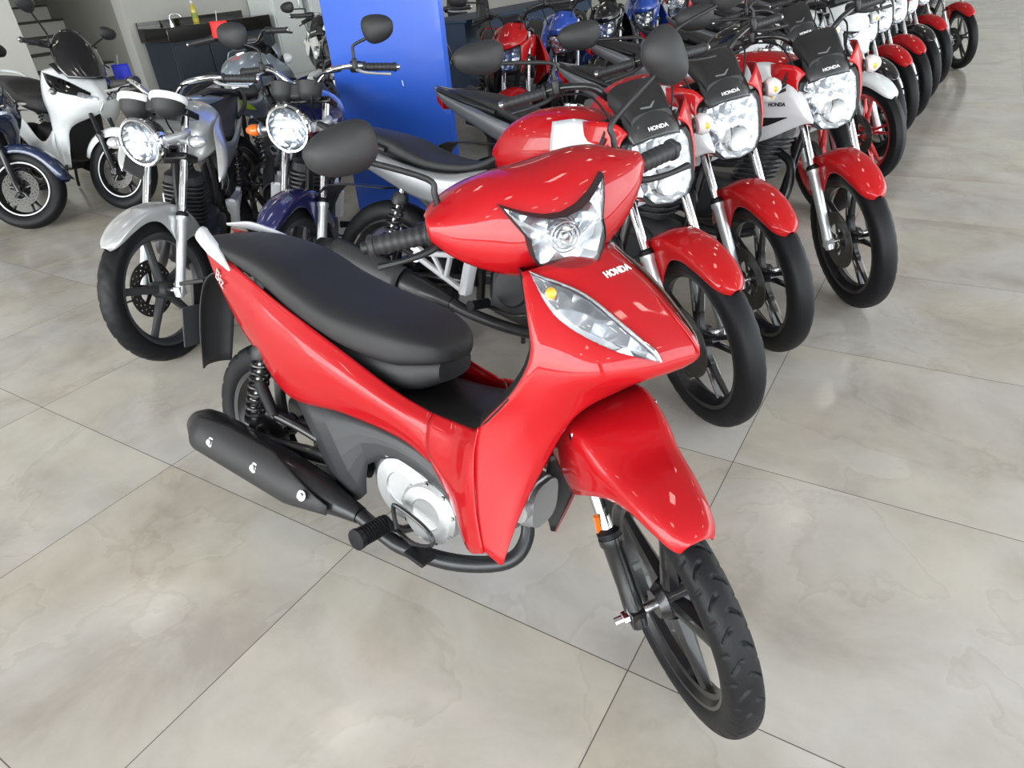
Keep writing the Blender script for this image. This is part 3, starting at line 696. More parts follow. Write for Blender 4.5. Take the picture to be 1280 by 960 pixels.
        for s_ in (-1, 1):
            fl = lambda m: m if s_ == -1 else m.flipy()
            ck = [[(1.17, -.090, .90), (1.11, -.122, .915), (1.05, -.135, .94)], [(1.175, -.088, .83), (1.13, -.105, .835), (1.08, -.11, .85)], [(1.18, -.068, .755), (1.16, -.074, .757), (1.13, -.075, .765)]]
            obj('cowl_cheek', fl(M().patch(ck, 4)), mask, cw, solid=.004)
        def quad(sc, x, d): return [V((x+d-.18*((.82+(z-.82)*sc)-.75)-1.2*(y*sc)**2, y*sc, .82+(z-.82)*sc)) for y, z in ((-.088, .885), (-.04, .892), (.04, .892), (.088, .885), (.082, .82), (.060, .757), (.02, .75), (-.02, .75), (-.060, .757), (-.082, .82))]
        hb = obj('headlight', M().loft([quad(1.0, 1.10, 0), quad(1.07, 1.205, 0), quad(1.03, 1.215, 0), quad(.5, 1.205, 0), quad(.1, 1.205, 0)]), BLKM, root, mtx=ST, sharp=30)
        obj('headlight_reflector', M().loft([quad(.98, 1.2125, 0), quad(.6, 1.208, 0), quad(.1, 1.206, 0)]), REFL, hb, sharp=20)
        obj('headlight_lens', M().loft([quad(1.0, 1.217, 0), quad(.7, 1.226, 0), quad(.3, 1.23, 0), quad(.05, 1.231, 0)]), CLEAR, hb, sharp=60)
        obj('instrument_panel', M().box((1.02, 0, 1.04), (.07, .13, .05), RY(-.4)), BLK, root, bevel=.012, mtx=ST)
    # --- bars and mirrors
    z0 = 1.09 if bars == 'black' else 1.085
    bm = BLKMET if bars == 'black' else CHR
    bt = M().tube([(.885, -.25, z0), (.93, -.20, z0+.008), (.985, -.12, z0-.005), (.985, -.06, 1.035), (.985, 0, 1.03), (.985, .06, 1.035), (.985, .12, z0-.005), (.93, .20, z0+.008), (.885, .25, z0)], .011, 10, 5)
    obj('handlebar', bt, bm, root, mtx=ST)
    for s_ in (-1, 1):
        grip_set(root, s_, (.893, s_*.235, z0), (.850, s_*.365, z0-.008), ST, .0165, lever if s_ > 0 or lever == 'black' else lever)
        if mirrors[0 if s_ < 0 else 1]:
            mirror(root, s_, (.935, s_*.215, z0+.01), (mirh[0], s_*mirh[1], mirh[2]), (.078, .046) if bars == 'black' else (.068, .052), ST, tilt=.1)
        if front == 'round': indicator(root, (1.10, s_*.11, .875), (1.11, s_*.235, .87), ST, AMBER if disc == 0 else LENSS, ALU, False)
        elif indic: indicator(root, (1.03, s_*.115, .90), (1.06, s_*.245, .900), ST, CLEAR, BLK, True, .042)
    for i, (y, zz) in enumerate(((-.07, .95), (.05, .97))):
        obj('control_cable', M().tube([(.93, y*2.9, z0-.01), (1.06, y*2.2, z0-.02), (1.10, y*1.5, zz), (1.03, y, .86)], .0035, 6, 6), RUB, root, mtx=ST)
    # --- tank, seat, tail
    tk = sloft([(.50, .82, .085, .045), (.56, .845, .118, .085), (.66, .868, .142, .108), (.78, .875, .152, .116), (.88, .868, .146, .110), (.96, .850, .118, .092), (1.0, .835, .07, .06)], 28, 2.7, 5)
    ta = obj('fuel_tank', tk, tank, root, sharp=60)
    obj('fuel_cap', M().lathe([(0, 0), (.034, 0), (.034, .010), (.026, .014), (0, .014)], (.76, 0, .984), (.03, 0, 1), 24), CHR if front != 'naked' else STEEL, ta)
    sr = [[(.76, -.145, .935), (.77, -.165, .84), (.79, -.165, .72), (.82, -.15, .62)], [(.86, -.150, .945), (.88, -.187, .85), (.905, -.190, .74), (.92, -.17, .655)], [(.96, -.150, .915), (.99, -.205, .84), (1.01, -.205, .765), (1.02, -.185, .705)], [(1.04, -.170, .835), (1.06, -.205, .79), (1.07, -.205, .755), (1.075, -.19, .73)], [(1.105, -.185, .745), (1.106, -.188, .742), (1.107, -.188, .738), (1.107, -.187, .735)]]
    SS = Surf(sr)
    for s_ in (-1, 1):
        fl = lambda m: m if s_ == -1 else m.flipy()
        if shroud is not None:
            sd = obj('tank_shroud', fl(M().patch(sr, 5)), shroud, root, solid=.004, sharp=50)
            obj('shroud_slot', fl(SS.between([(1.85, .15), (2.0, 1.0), (2.2, 1.9)], [(2.3, .15), (2.36, 1.0), (2.25, 1.9)], .003, 12, 3)), BLK, sd)
            if decal:
                o = SS.at(1.15, 1.45, .0035); f1 = frame(o, SS.at(1.15, 2.0)-SS.at(1.15, 1.0), SS.at(.6, 1.45)-SS.at(1.6, 1.45)) @ MX.Scale(1.55, 4)
                w = M()
                if decal == 'wing':
                    for i in range(4):
                        w.prism([(-.004+.004*i, .000+.005*i-.012), (.030-.004*i, .016+.014*i-.012), (.026-.004*i, .023+.013*i-.012), (-.006+.004*i, .005+.005*i-.012)], 0, .001, 'xy')
                    w.prism([(-.012, -.015), (.0, -.017), (.004, .020), (-.004, .016)], 0, .001, 'xy')
                    mm = f1 @ T(0, .004)
                    if s_ == 1: mm = mm @ MX.Diagonal((1, 1, 1, 1))
                    w.xf(mm)
                    obj('wing_emblem', fl(w), TXTB, sd)
                    f2 = frame(SS.at(1.58, 1.5, .004), SS.at(1.55, 2.0)-SS.at(1.55, 1.0), SS.at(1.1, 1.5)-SS.at(1.8, 1.5))
                    tx = text('HONDA', .021, f2, 0, .0006, .0006)
                    if s_ == 1:
                        f2 = frame((f2[0][3], -f2[1][3], f2[2][3]), (-f2[0][0], f2[1][0], -f2[2][0]), (f2[0][1], -f2[1][1], f2[2][1])); tx = text('HONDA', .021, f2, 0, .0006, .0006)
                    obj('brand_lettering', tx, TXTB, sd)
                elif decal == 'lime':
                    w.add([SS.at(u, v, .0035) for u, v in ((2.0, .4), (2.5, 1.2), (1.5, 2.6), (1.25, 2.6), (2.1, 1.15))], [(0, 1, 4), (1, 2, 3, 4)])
                    obj('lime_stripe', fl(w), LIME, sd)
    u_ = tail_up
    st = [(-.31, .890+u_, .868+u_, .05), (-.25, .893+u_, .85+u_*.8, .085), (-.10, .885+u_*.6, .815, .115), (.05, .862, .79, .125), (.15, .828, .765, .130), (.24, .802, .75, .140), (.36, .790, .745, .140), (.46, .800, .758, .118), (.53, .835, .80, .088), (.555, .85, .825, .05)]
    obj('seat', sloft([(x, (t+b)/2, w, (t-b)/2) for x, t, b, w in st], 28, 3.2, 5), seat, root, sharp=60)
    tc_ = [[(-.43, -.012, .905+u_), (-.42, -.02, .893+u_), (-.41, -.02, .88+u_), (-.40, -.012, .87+u_)], [(-.30, -.075, .882+u_), (-.30, -.092, .865+u_), (-.29, -.088, .835+u_*.7), (-.27, -.07, .81+u_*.5)], [(-.08, -.118, .825), (-.08, -.138, .805), (-.06, -.132, .765), (-.03, -.115, .73)], [(.15, -.130, .765), (.15, -.150, .745), (.16, -.145, .70), (.18, -.125, .655)], [(.34, -.135, .745), (.34, -.152, .725), (.36, -.148, .68), (.37, -.13, .625)], [(.50, -.115, .77), (.50, -.13, .74), (.49, -.135, .68), (.47, -.12, .61)]]
    for s_ in (-1, 1):
        fl = lambda m: m if s_ == -1 else m.flipy()
        tcw = obj('tail_cowl', fl(M().patch(tc_, 4)), tail, root, solid=.004, sharp=40)
        if decal == 'lime':
            TS = Surf(tc_); obj('lime_stripe', fl(M().patch([[TS.at(.85+.34*j, 1.75+1.5*i/8-.20*(3-j)*(1 if i > 3 else -.3), .0045) for j in range(4)] for i in range(9)], 2)), LIME, tcw)
        sp = [[(.18, -.120, .665), (.28, -.138, .60), (.36, -.125, .52)], [(.33, -.128, .64), (.38, -.145, .58), (.42, -.125, .51)], [(.48, -.125, .63), (.50, -.14, .57), (.50, -.12, .50)]]
        obj('side_panel', fl(M().patch(sp, 4)), BLK, root, solid=.004)
        shock(root, (.02, s_*.135, .335), (.135, s_*.128, .665), r=.026)
        obj('swingarm', M().tube([(.46, s_*.085, .37), (.2, s_*.10, .34), (-.04, s_*.108, .309)], .018, 10, 3, flat=1.4), BLKMET, root)
        gr = M().tube([(.06, s_*.135, .81), (-.12, s_*.150, .85+u_*.5), (-.28, s_*.120, .885+u_), (-.33, s_*.085, .885+u_)], [.010, .012, .012, .008], 10, 5)
        obj('grab_rail', gr, tip or BLK, root)
    obj('tail_light', M().loft([[V((-.395+.0, y*.03, z+u_)) for y, z in ((-1, .865), (1, .865), (.8, .83), (-.8, .83))], [V((-.33, y*.06, z+u_)) for y, z in ((-1, .85), (1, .85), (.8, .80), (-.8, .80))]]), REDL, root, bevel=.005)
    rmg = [[(-.02, y*.055, .66) for y in (-1, 0, 1)], [(-.20, y*.06, .66) for y in (-1, 0, 1)], [(-.34, y*.065, .64+u_*.5) for y in (-1, 0, 1)], [(-.42, y*.06, .52) for y in (-1, 0, 1)], [(-.445, y*.055, .42) for y in (-1, 0, 1)]]
    obj('rear_mudguard', M().patch(rmg, 3), BLK, root, solid=.004)
    # --- engine, frame, exhaust
    eb = M().loft([ell((x, 0, z), w, h, 18, 3.6) for x, z, w, h in ((.50, .36, .06, .07), (.54, .355, .105, .11), (.66, .345, .12, .125), (.80, .34, .118, .12), (.90, .35, .09, .09), (.93, .36, .06, .06))])
    en = obj('engine', eb, eng, root, sharp=30)
    for s_ in (-1, 1):
        obj('engine_cover', M().lathe([(.078, -.03), (.082, .02), (.074, .036), (.05, .04), (.046, .034), (0, .036)], (.80, s_*.105, .345), (0, s_, 0), 30, caps=False), eng, en, sharp=30)
        obj('clutch_cover', M().lathe([(.070, -.03), (.074, .015), (.066, .028), (0, .032)], (.63, s_*.105, .375), (0, s_, 0), 30, caps=False), eng, en, sharp=30)
    cy = M()
    for i in range(9):
        z = .47+.021*i; x = .80+.3*(z-.45)
        cy.add([], []); cy.loft([ell((x, 0, z), .088, .085, 16, 4, 'z'), ell((x, 0, z+.007), .088, .085, 16, 4, 'z')])
    cy.loft([ell((.80+.3*(z-.45), 0, z), .065, .065, 16, 3, 'z') for z in (.44, .66)])
    cy.loft([ell((.80+.3*(z-.45), 0, z), w, w*.95, 16, 4, 'z') for z, w in ((.655, .08), (.69, .075), (.70, .05))])
    obj('cylinder', cy, eng, en, sharp=30)
    fr = M().tube([(1.03, 0, .84), (.99, 0, .62), (.955, 0, .40), (.90, 0, .26), (.80, 0, .225)], .019, 10, 4)
    for s_ in (-1, 1):
        fr.tube([(.95, 0, .83), (.60, s_*.06, .74), (.30, s_*.085, .70), (-.15, s_*.08, .76)], .014, 8, 4)
        fr.tube([(.55, s_*.05, .73), (.48, s_*.08, .50), (.47, s_*.075, .30)], .017, 8, 4)
    obj('frame', fr, BLKMET, root)
    ex = M().tube([(.90, -.015, .60), (.985, -.035, .55), (1.0, -.06, .42), (.95, -.095, .29), (.84, -.125, .235), (.66, -.145, .232), (.48, -.155, .26), (.40, -.16, .285)], [.018, .018, .019, .019, .020, .021, .022, .024], 12, 5)
    obj('exhaust_pipe', ex, MUF, root)
    a = V((.40, -.160, .285)); b = V((-.24, -.19, .425)); d = b-a; L = d.length
    mu = obj('muffler', M().lathe([(0, 0), (.026, 0), (.036, .06), (.048, .14), (.056, .26), (.057, .50), (.050, .60), (.034, L), (.022, L+.004), (.020, L-.03), (0, L-.03)], a, d, 26), MUF, root, sharp=40)
    dn = d.normalized(); up = (V((0, 0, 1))-dn*dn.z).normalized(); si = dn.cross(up); si = si if si.y < 0 else -si
    rows = [[a+dn*(.22+.34*i/9)+(si*cos(-.3+1.7*j/9)+up*sin(-.3+1.7*j/9))*.066 for j in range(10)] for i in range(10)]
    obj('heat_shield', M().grid(rows), DGR, mu, solid=.004)
    for s_ in (-1, 1):
        bk = M()
        P = [(.47, .44), (.45, .33), (.22, .415), (.235, .445)]
        def bar(p, q, w): bk.tube([(p[0], s_*.150, p[1]), (q[0], s_*.150, q[1])], w, 8, flat=.6)
        bar((.49, .47), (.22, .45), .019); bar((.46, .33), (.22, .44), .018); bar((.475, .47), (.45, .33), .034); bar((.38, .46), (.36, .37), .014); bar((.30, .45), (.36, .37), .012); bk.lathe([(0, -.012), (.03, -.012), (.03, .012), (0, .012)], (.225, s_*.15, .445), (0, 1, 0), 12)
        obj('pillion_bracket', bk, SILW, root)
        obj('pillion_footpeg', M().tube([(.225, s_*.155, .44), (.15, s_*.17, .47)], .013, 10), RUB, root)
        obj('footpeg', M().lathe([(.012, 0), (.019, .004)]+[(r_, .016+.009*i) for i in range(9) for r_ in (.018, .0155)]+[(.019, .10), (0, .103)], (.56, s_*.165, .315), (-.1, s_, .05), 12), RUB, root)
    obj('brake_pedal', M().tube([(.56, -.155, .30), (.66, -.165, .285), (.74, -.165, .30)], [.009, .007, .010], 8, 4), BLKMET, root)
    obj('gear_lever', M().tube([(.60, .13, .31), (.70, .155, .30), (.72, .185, .305)], [.007, .006, .010], 8, 4), STEEL, root)
    obj('chain_case', M().loft([ell((x, .125, z), .016, h, 14, 3) for x, z, h in ((-.06, .32, .05), (.02, .33, .068), (.28, .36, .055), (.48, .375, .06))]), BLK, root)
    obj('side_stand', M().tube([(.56, .08, .26), (.52, .18, .14), (.49, .245, .052)], [.012, .010, .010], 8, 4), BLKMET, root)
    return root
def copy_bike(src, label, ps, recolor=None, group=None, dsteer=None):
    rc = recolor or {}
    r = src.copy(); COL.objects.link(r); r.matrix_world = ps; r['label'] = label
    if group: r['group'] = group
    elif 'group' in r: del r['group']
    def cp(o, par):
        c = o.copy(); COL.objects.link(c); c.parent = par
        if c.type == 'MESH' and c.material_slots:
            k = rc.get(o.name.split('.')[0], rc.get(c.data.materials[0].name))
            if k is not None: c.material_slots[0].link = 'OBJECT'; c.material_slots[0].material = k
        return c
    for ch in list(src.children):
        c = cp(ch, r)
        for g in list(ch.children): cp(g, c)
    return r
def build_scooter(label, ps, steer, body=WHITE, accent=BLKM, stripe=TXTW, screen=True, wide=1.0):
    wb, Rf, Rr = 1.31, .268, .268
    root = thing('motor_scooter', label, 'scooter', mtx=ps); ST = steer_m(wb, .08, R(26.5), steer)
    wheel(root, 'rear_wheel', 0, Rr, .178, .058, .052, style='pair', n=110, npr=20, stripe=stripe)
    wheel(root, 'front_wheel', wb, Rf, .178, .052, .048, ST, 'pair', n=110, npr=20, disc=-1, stripe=stripe)
    fork(root, (wb, Rf), (wb-.4985*.40, Rf+.40), ST, .085, .6, .015, .021, BLKMET, BLKMET)
    obj('front_mudguard', fender_arc((wb, Rf), Rf+.02, R(20), R(165), .075, 16, 11, .05, .5, .02), body if body is not NAVY else NAVY, root, solid=.004, mtx=ST, sharp=50)
    ap = [[(.985, 0, .985), (.97, -.09, .975), (.93, -.16, .95), (.87, -.20, .93)],
          [(1.13, 0, .88), (1.10, -.11, .865), (1.02, -.19, .85), (.90, -.235, .84)],
          [(1.255, 0, .755), (1.19, -.13, .745), (1.07, -.215, .74), (.92, -.25, .74)],
          [(1.17, 0, .66), (1.13, -.13, .655), (1.04, -.205, .65), (.92, -.235, .65)],
          [(1.0, -.135, .56), (.99, -.165, .555), (.95, -.20, .55), (.90, -.225, .55)],
          [(.96, -.16, .42), (.95, -.18, .42), (.92, -.205, .42), (.87, -.215, .43)],
          [(.96, -.18, .28), (.94, -.19, .275), (.91, -.20, .27), (.85, -.205, .27)]]
    S = Surf(ap)
    obj('front_apron', M().patch(ap, 5).mir(), body, root, solid=.004, off=-1, sharp=42)
    bk = [[r[3], (r[3][0]-.05, r[3][1]*.72, r[3][2]), (r[3][0]-.08, 0, r[3][2])] for r in ap[:4]]
    obj('inner_leg_cover', M().patch(bk, 4).mir(), BLK, root, solid=.004)
    for s_ in (-1, 1):
        fl = lambda m: m if s_ == -1 else m.flipy()
        b = obj('headlight', fl(S.between([(2.75, .20), (1.5, .85), (.42, 1.66)], [(2.75, .20), (2.2, 1.30), (.55, 1.88)], .003, 14, 5)), REFL, root, sharp=25)
        obj('headlight_lens', fl(S.between([(2.78, .17), (1.5, .82), (.40, 1.64)], [(2.78, .17), (2.24, 1.33), (.53, 1.90)], .006, 14, 5, .006)), SMOKE if body is WHITE else CLEAR, b, sharp=60)
        tp = obj('running_light', fl(S.between([(.95, 1.55), (.55, 1.75), (.18, 1.92)], [(1.05, 1.80), (.6, 1.95), (.18, 2.05)], .010, 10, 4)), REFL, root, sharp=25)
        sd = [[(.90, -.215, .55), (.90, -.225, .48), (.88, -.215, .40), (.87, -.19, .28)], [(.62, -.20, .44), (.62, -.215, .40), (.62, -.21, .34), (.62, -.17, .26)], [(.35, -.19, .60), (.36, -.215, .52), (.38, -.21, .42), (.42, -.17, .32)], [(.05, -.17, .74), (.05, -.20, .66), (.08, -.195, .56), (.14, -.15, .46)], [(-.22, -.10, .80), (-.22, -.12, .75), (-.20, -.115, .68), (-.17, -.09, .62)], [(-.40, -.03, .84), (-.40, -.035, .82), (-.39, -.035, .79), (-.38, -.03, .77)]]
        obj('side_cowl', fl(M().patch(sd, 4)), body, root, solid=.004, sharp=50)
        lo = [[(.95, -.20, .30), (.94, -.20, .24), (.92, -.16, .19)], [(.6, -.19, .28), (.6, -.19, .23), (.6, -.14, .18)], [(.30, -.18, .36), (.30, -.18, .28), (.30, -.13, .22)]]
        obj('footboard_skirt', fl(M().patch(lo, 4)), BLKM, root, solid=.004)
        grip_set(root, s_, (.87, s_*.225, 1.06), (.84, s_*.355, 1.05), ST, .017)
        mirror(root, s_, (.90, s_*.19, 1.06), (.90, s_*.36, 1.27), (.075, .045), ST, tilt=.1)
        shock(root, (-.03, s_*.135, .30), (-.10, s_*.125, .64), r=.026)
        indicator(root, (1.02, s_*.20, .80), (1.04, s_*.235, .80), None, CLEAR, BLK, True, .012)
    obj('handlebar', M().tube([(.88, -.24, 1.06), (.90, -.1, 1.05), (.90, .1, 1.05), (.88, .24, 1.06)], .015, 10, 5), BLKMET, root, mtx=ST)
    obj('instrument_panel', M().loft([ell((x, 0, z), w, h, 16, 3) for x, z, w, h in ((.86, 1.04, .06, .03), (.89, 1.05, .11, .05), (.95, 1.03, .12, .05), (1.0, .99, .09, .03))]), BLK, root, mtx=ST)
    if screen:
        ws = [[(1.09, -.13, .885), (1.15, -.06, .885), (1.165, 0, .885), (1.15, .06, .885), (1.09, .13, .885)], [(1.03, -.165, .97), (1.09, -.08, .985), (1.10, 0, .985), (1.09, .08, .985), (1.03, .165, .97)], [(.97, -.15, 1.08), (1.01, -.08, 1.11), (1.02, 0, 1.115), (1.01, .08, 1.11), (.97, .15, 1.08)], [(.93, -.09, 1.16), (.95, -.05, 1.19), (.955, 0, 1.20), (.95, .05, 1.19), (.93, .09, 1.16)]]
        obj('windscreen', M().patch(ws, 5), BLACKP, root, solid=.004)
        obj('cowl_garnish', M().patch([[(.96, -.18, .97), (1.0, -.1, 1.0), (1.01, 0, 1.005), (1.0, .1, 1.0), (.96, .18, .97)], [(1.05, -.165, .91), (1.09, -.1, .925), (1.105, 0, .925), (1.09, .1, .925), (1.05, .165, .91)]], 5), BLK, root, solid=.004)
    else:
        obj('handlebar_cover', M().loft([ell((x, 0, z), w, h, 18, 2.8) for x, z, w, h in ((.84, 1.06, .10, .03), (.90, 1.06, .19, .055), (.97, 1.04, .17, .06), (1.04, .99, .09, .035))]), body, root, mtx=ST)
    obj('centre_tunnel', sloft([(.38, .46, .13, .10), (.55, .42, .14, .12), (.72, .42, .14, .13), (.86, .52, .15, .18), (.90, .70, .13, .12)], 18, 3.2, 4), BLK, root)
    st = [(-.34, .875, .84, .06), (-.28, .88, .81, .10), (-.10, .875, .78, .135), (.06, .86, .74, .15), (.14, .82, .70, .155), (.24, .78, .66, .16), (.36, .77, .63, .155), (.46, .765, .62, .12), (.53, .74, .62, .06)]
    obj('seat', sloft([(x, (t+b)/2, w, (t-b)/2) for x, t, b, w in st], 28, 3.2, 5), SEAT, root, sharp=60)
    obj('tail_light', M().loft([[V((-.40, y*.10, z)) for y, z in ((-1, .83), (1, .83), (.8, .78), (-.8, .78))], [V((-.44, y*.05, z)) for y, z in ((-1, .82), (1, .82), (.8, .79), (-.8, .79))]]), REDL, root, bevel=.005)
    obj('rear_mudguard', M().patch([[(-.15, y*.06, .62) for y in (-1, 0, 1)], [(-.33, y*.065, .60) for y in (-1, 0, 1)], [(-.42, y*.06, .42) for y in (-1, 0, 1)]], 3), BLK, root, solid=.004)
    en = obj('engine', M().loft([ell((x, .06, z), w, h, 16, 3.2) for x, z, w, h in ((-.08, .27, .05, .08), (0, .27, .08, .10), (.30, .29, .10, .11), (.48, .30, .08, .09))]), DGR, root)
    a = V((.25, -.155, .24)); b = V((-.33, -.19, .40)); d = b-a; L = d.length
    mu = obj('muffler', M().lathe([(0, 0), (.03, 0), (.06, .06), (.068, .2), (.068, .45), (.055, L-.03), (.03, L), (0, L)], a, d, 24), MUF, root)
    obj('exhaust_pipe', M().tube([(.42, -.04, .25), (.36, -.10, .17), (.28, -.15, .22)], .017, 10, 4), MUF, root)
    obj('grab_rail', M().tube([(-.15, -.155, .84), (-.34, -.12, .90), (-.42, 0, .91), (-.34, .12, .90), (-.15, .155, .84)], .014, 10, 5), body, root)
    obj('centre_stand', M().tube([(.30, .13, .26), (.22, .16, .10), (.20, .17, .04)], .012, 8, 3), BLKMET, root)
    return root
def hang_tag(name, label, p, m, size=.08, rz=0., h=None):
    """a folded card tag hanging on a mirror or lever"""
    h = h or size*1.25
    t = M(); w = size/2
    t.patch([[(-w, .0, 0), (0, -.018, .0), (w, 0, 0)], [(-w*1.02, .004, -h*.5), (0, -.022, -h*.5), (w*1.02, .004, -h*.5)], [(-w*1.05, -.006, -h), (0, -.03, -h), (w*1.05, -.006, -h)]], 3)
    o = obj(name, t, m, None, solid=.002); o.matrix_world = T(*p) @ RZ(rz)
    obj('tag_string', M().tube([(0, -.018, 0), (.0, .0, .035), (0, .012, .06)], .0015, 6), TXTW, o)
    return tag(o, label, 'tag')
# ------------------------------------------------------------------ the room
def floor_mat():
    m = bpy.data.materials.new('porcelain_tile'); m.use_nodes = True; nt = m.node_tree; N = nt.nodes; L = nt.links
    b = N['Principled BSDF']; tc = N.new('ShaderNodeTexCoord')
    def math_(op, a, bb=None, c=None):
        n = N.new('ShaderNodeMath'); n.operation = op
        for i, x in enumerate((a, bb, c)):
            if x is None: continue
            if isinstance(x, (int, float)): n.inputs[i].default_value = x
            else: L.new(x, n.inputs[i])
        return n.outputs[0]
    sx = N.new('ShaderNodeSeparateXYZ'); L.new(tc.outputs['Object'], sx.inputs[0])
    tl = .84; ds = []
    ids = []
    for ax in 'XY':
        q = math_('DIVIDE', sx.outputs[ax], tl); f = math_('FRACT', math_('ADD', q, 50)); ids.append(math_('FLOOR', math_('ADD', q, 50)))
        ds.append(math_('MINIMUM', f, math_('SUBTRACT', 1, f)))
    gap = math_('LESS_THAN', math_('MINIMUM', ds[0], ds[1]), .0016)
    # each tile takes its own piece of the stone
    cb = N.new('ShaderNodeCombineXYZ'); L.new(math_('MULTIPLY', ids[0], 3.7), cb.inputs[0]); L.new(math_('MULTIPLY', ids[1], 5.3), cb.inputs[1])
    ad = N.new('ShaderNodeVectorMath'); ad.operation = 'ADD'; L.new(tc.outputs['Object'], ad.inputs[0]); L.new(cb.outputs[0], ad.inputs[1])
    def noise(s, d, dist, rough=.55):
        n = N.new('ShaderNodeTexNoise'); n.inputs['Scale'].default_value = s; n.inputs['Detail'].default_value = d; n.inputs['Distortion'].default_value = dist; n.inputs['Roughness'].default_value = rough
        L.new(ad.outputs[0], n.inputs['Vector']); return n.outputs['Fac']
    def ramp(v, stops):
        r = N.new('ShaderNodeValToRGB'); e = r.color_ramp.elements
        while len(e) < len(stops): e.new(.5)
        for i, (p, c) in enumerate(stops): e[i].position = p; e[i].color = (*c, 1)
        L.new(v, r.inputs[0]); return r.outputs[0]
    base = ramp(noise(2.2, 8, .35, .62), [(.32, (.39, .36, .31)), (.44, (.47, .44, .385)), (.54, (.52, .495, .44)), (.66, (.57, .545, .49)), (.8, (.545, .52, .47))])
    warm = ramp(noise(1.3, 3, .6), [(.40, (.97, .97, 1.0)), (.62, (1.0, .975, .92))])
    vein = ramp(noise(1.5, 6, .5), [(.475, (1, 1, 1)), (.496, (.93, .92, .905)), (.503, (1.03, 1.03, 1.03)), (.52, (1, 1, 1))])
    def mul(a, bb):
        n = N.new('ShaderNodeMix'); n.data_type = 'RGBA'; n.blend_type = 'MULTIPLY'; n.inputs['Factor'].default_value = 1; L.new(a, n.inputs['A']); L.new(bb, n.inputs['B']); return n.outputs['Result']
    c = mul(mul(base, warm), vein)
    mx = N.new('ShaderNodeMix'); mx.data_type = 'RGBA'; L.new(gap, mx.inputs['Factor']); L.new(c, mx.inputs['A']); mx.inputs['B'].default_value = (.09, .08, .065, 1)
    L.new(mx.outputs['Result'], b.inputs['Base Color'])
    L.new(math_('ADD', math_('MULTIPLY', noise(6, 4, 0), .10), math_('ADD', math_('MULTIPLY', gap, .5), .12)), b.inputs['Roughness'])
    b.inputs['Specular IOR Level'].default_value = .5
    return m
def wall_mat(name, col, sc=2.2, rough=.8, var=.12):
    m = mat(name, col, rough, 0, 0, var, sc, .15, 60); return m
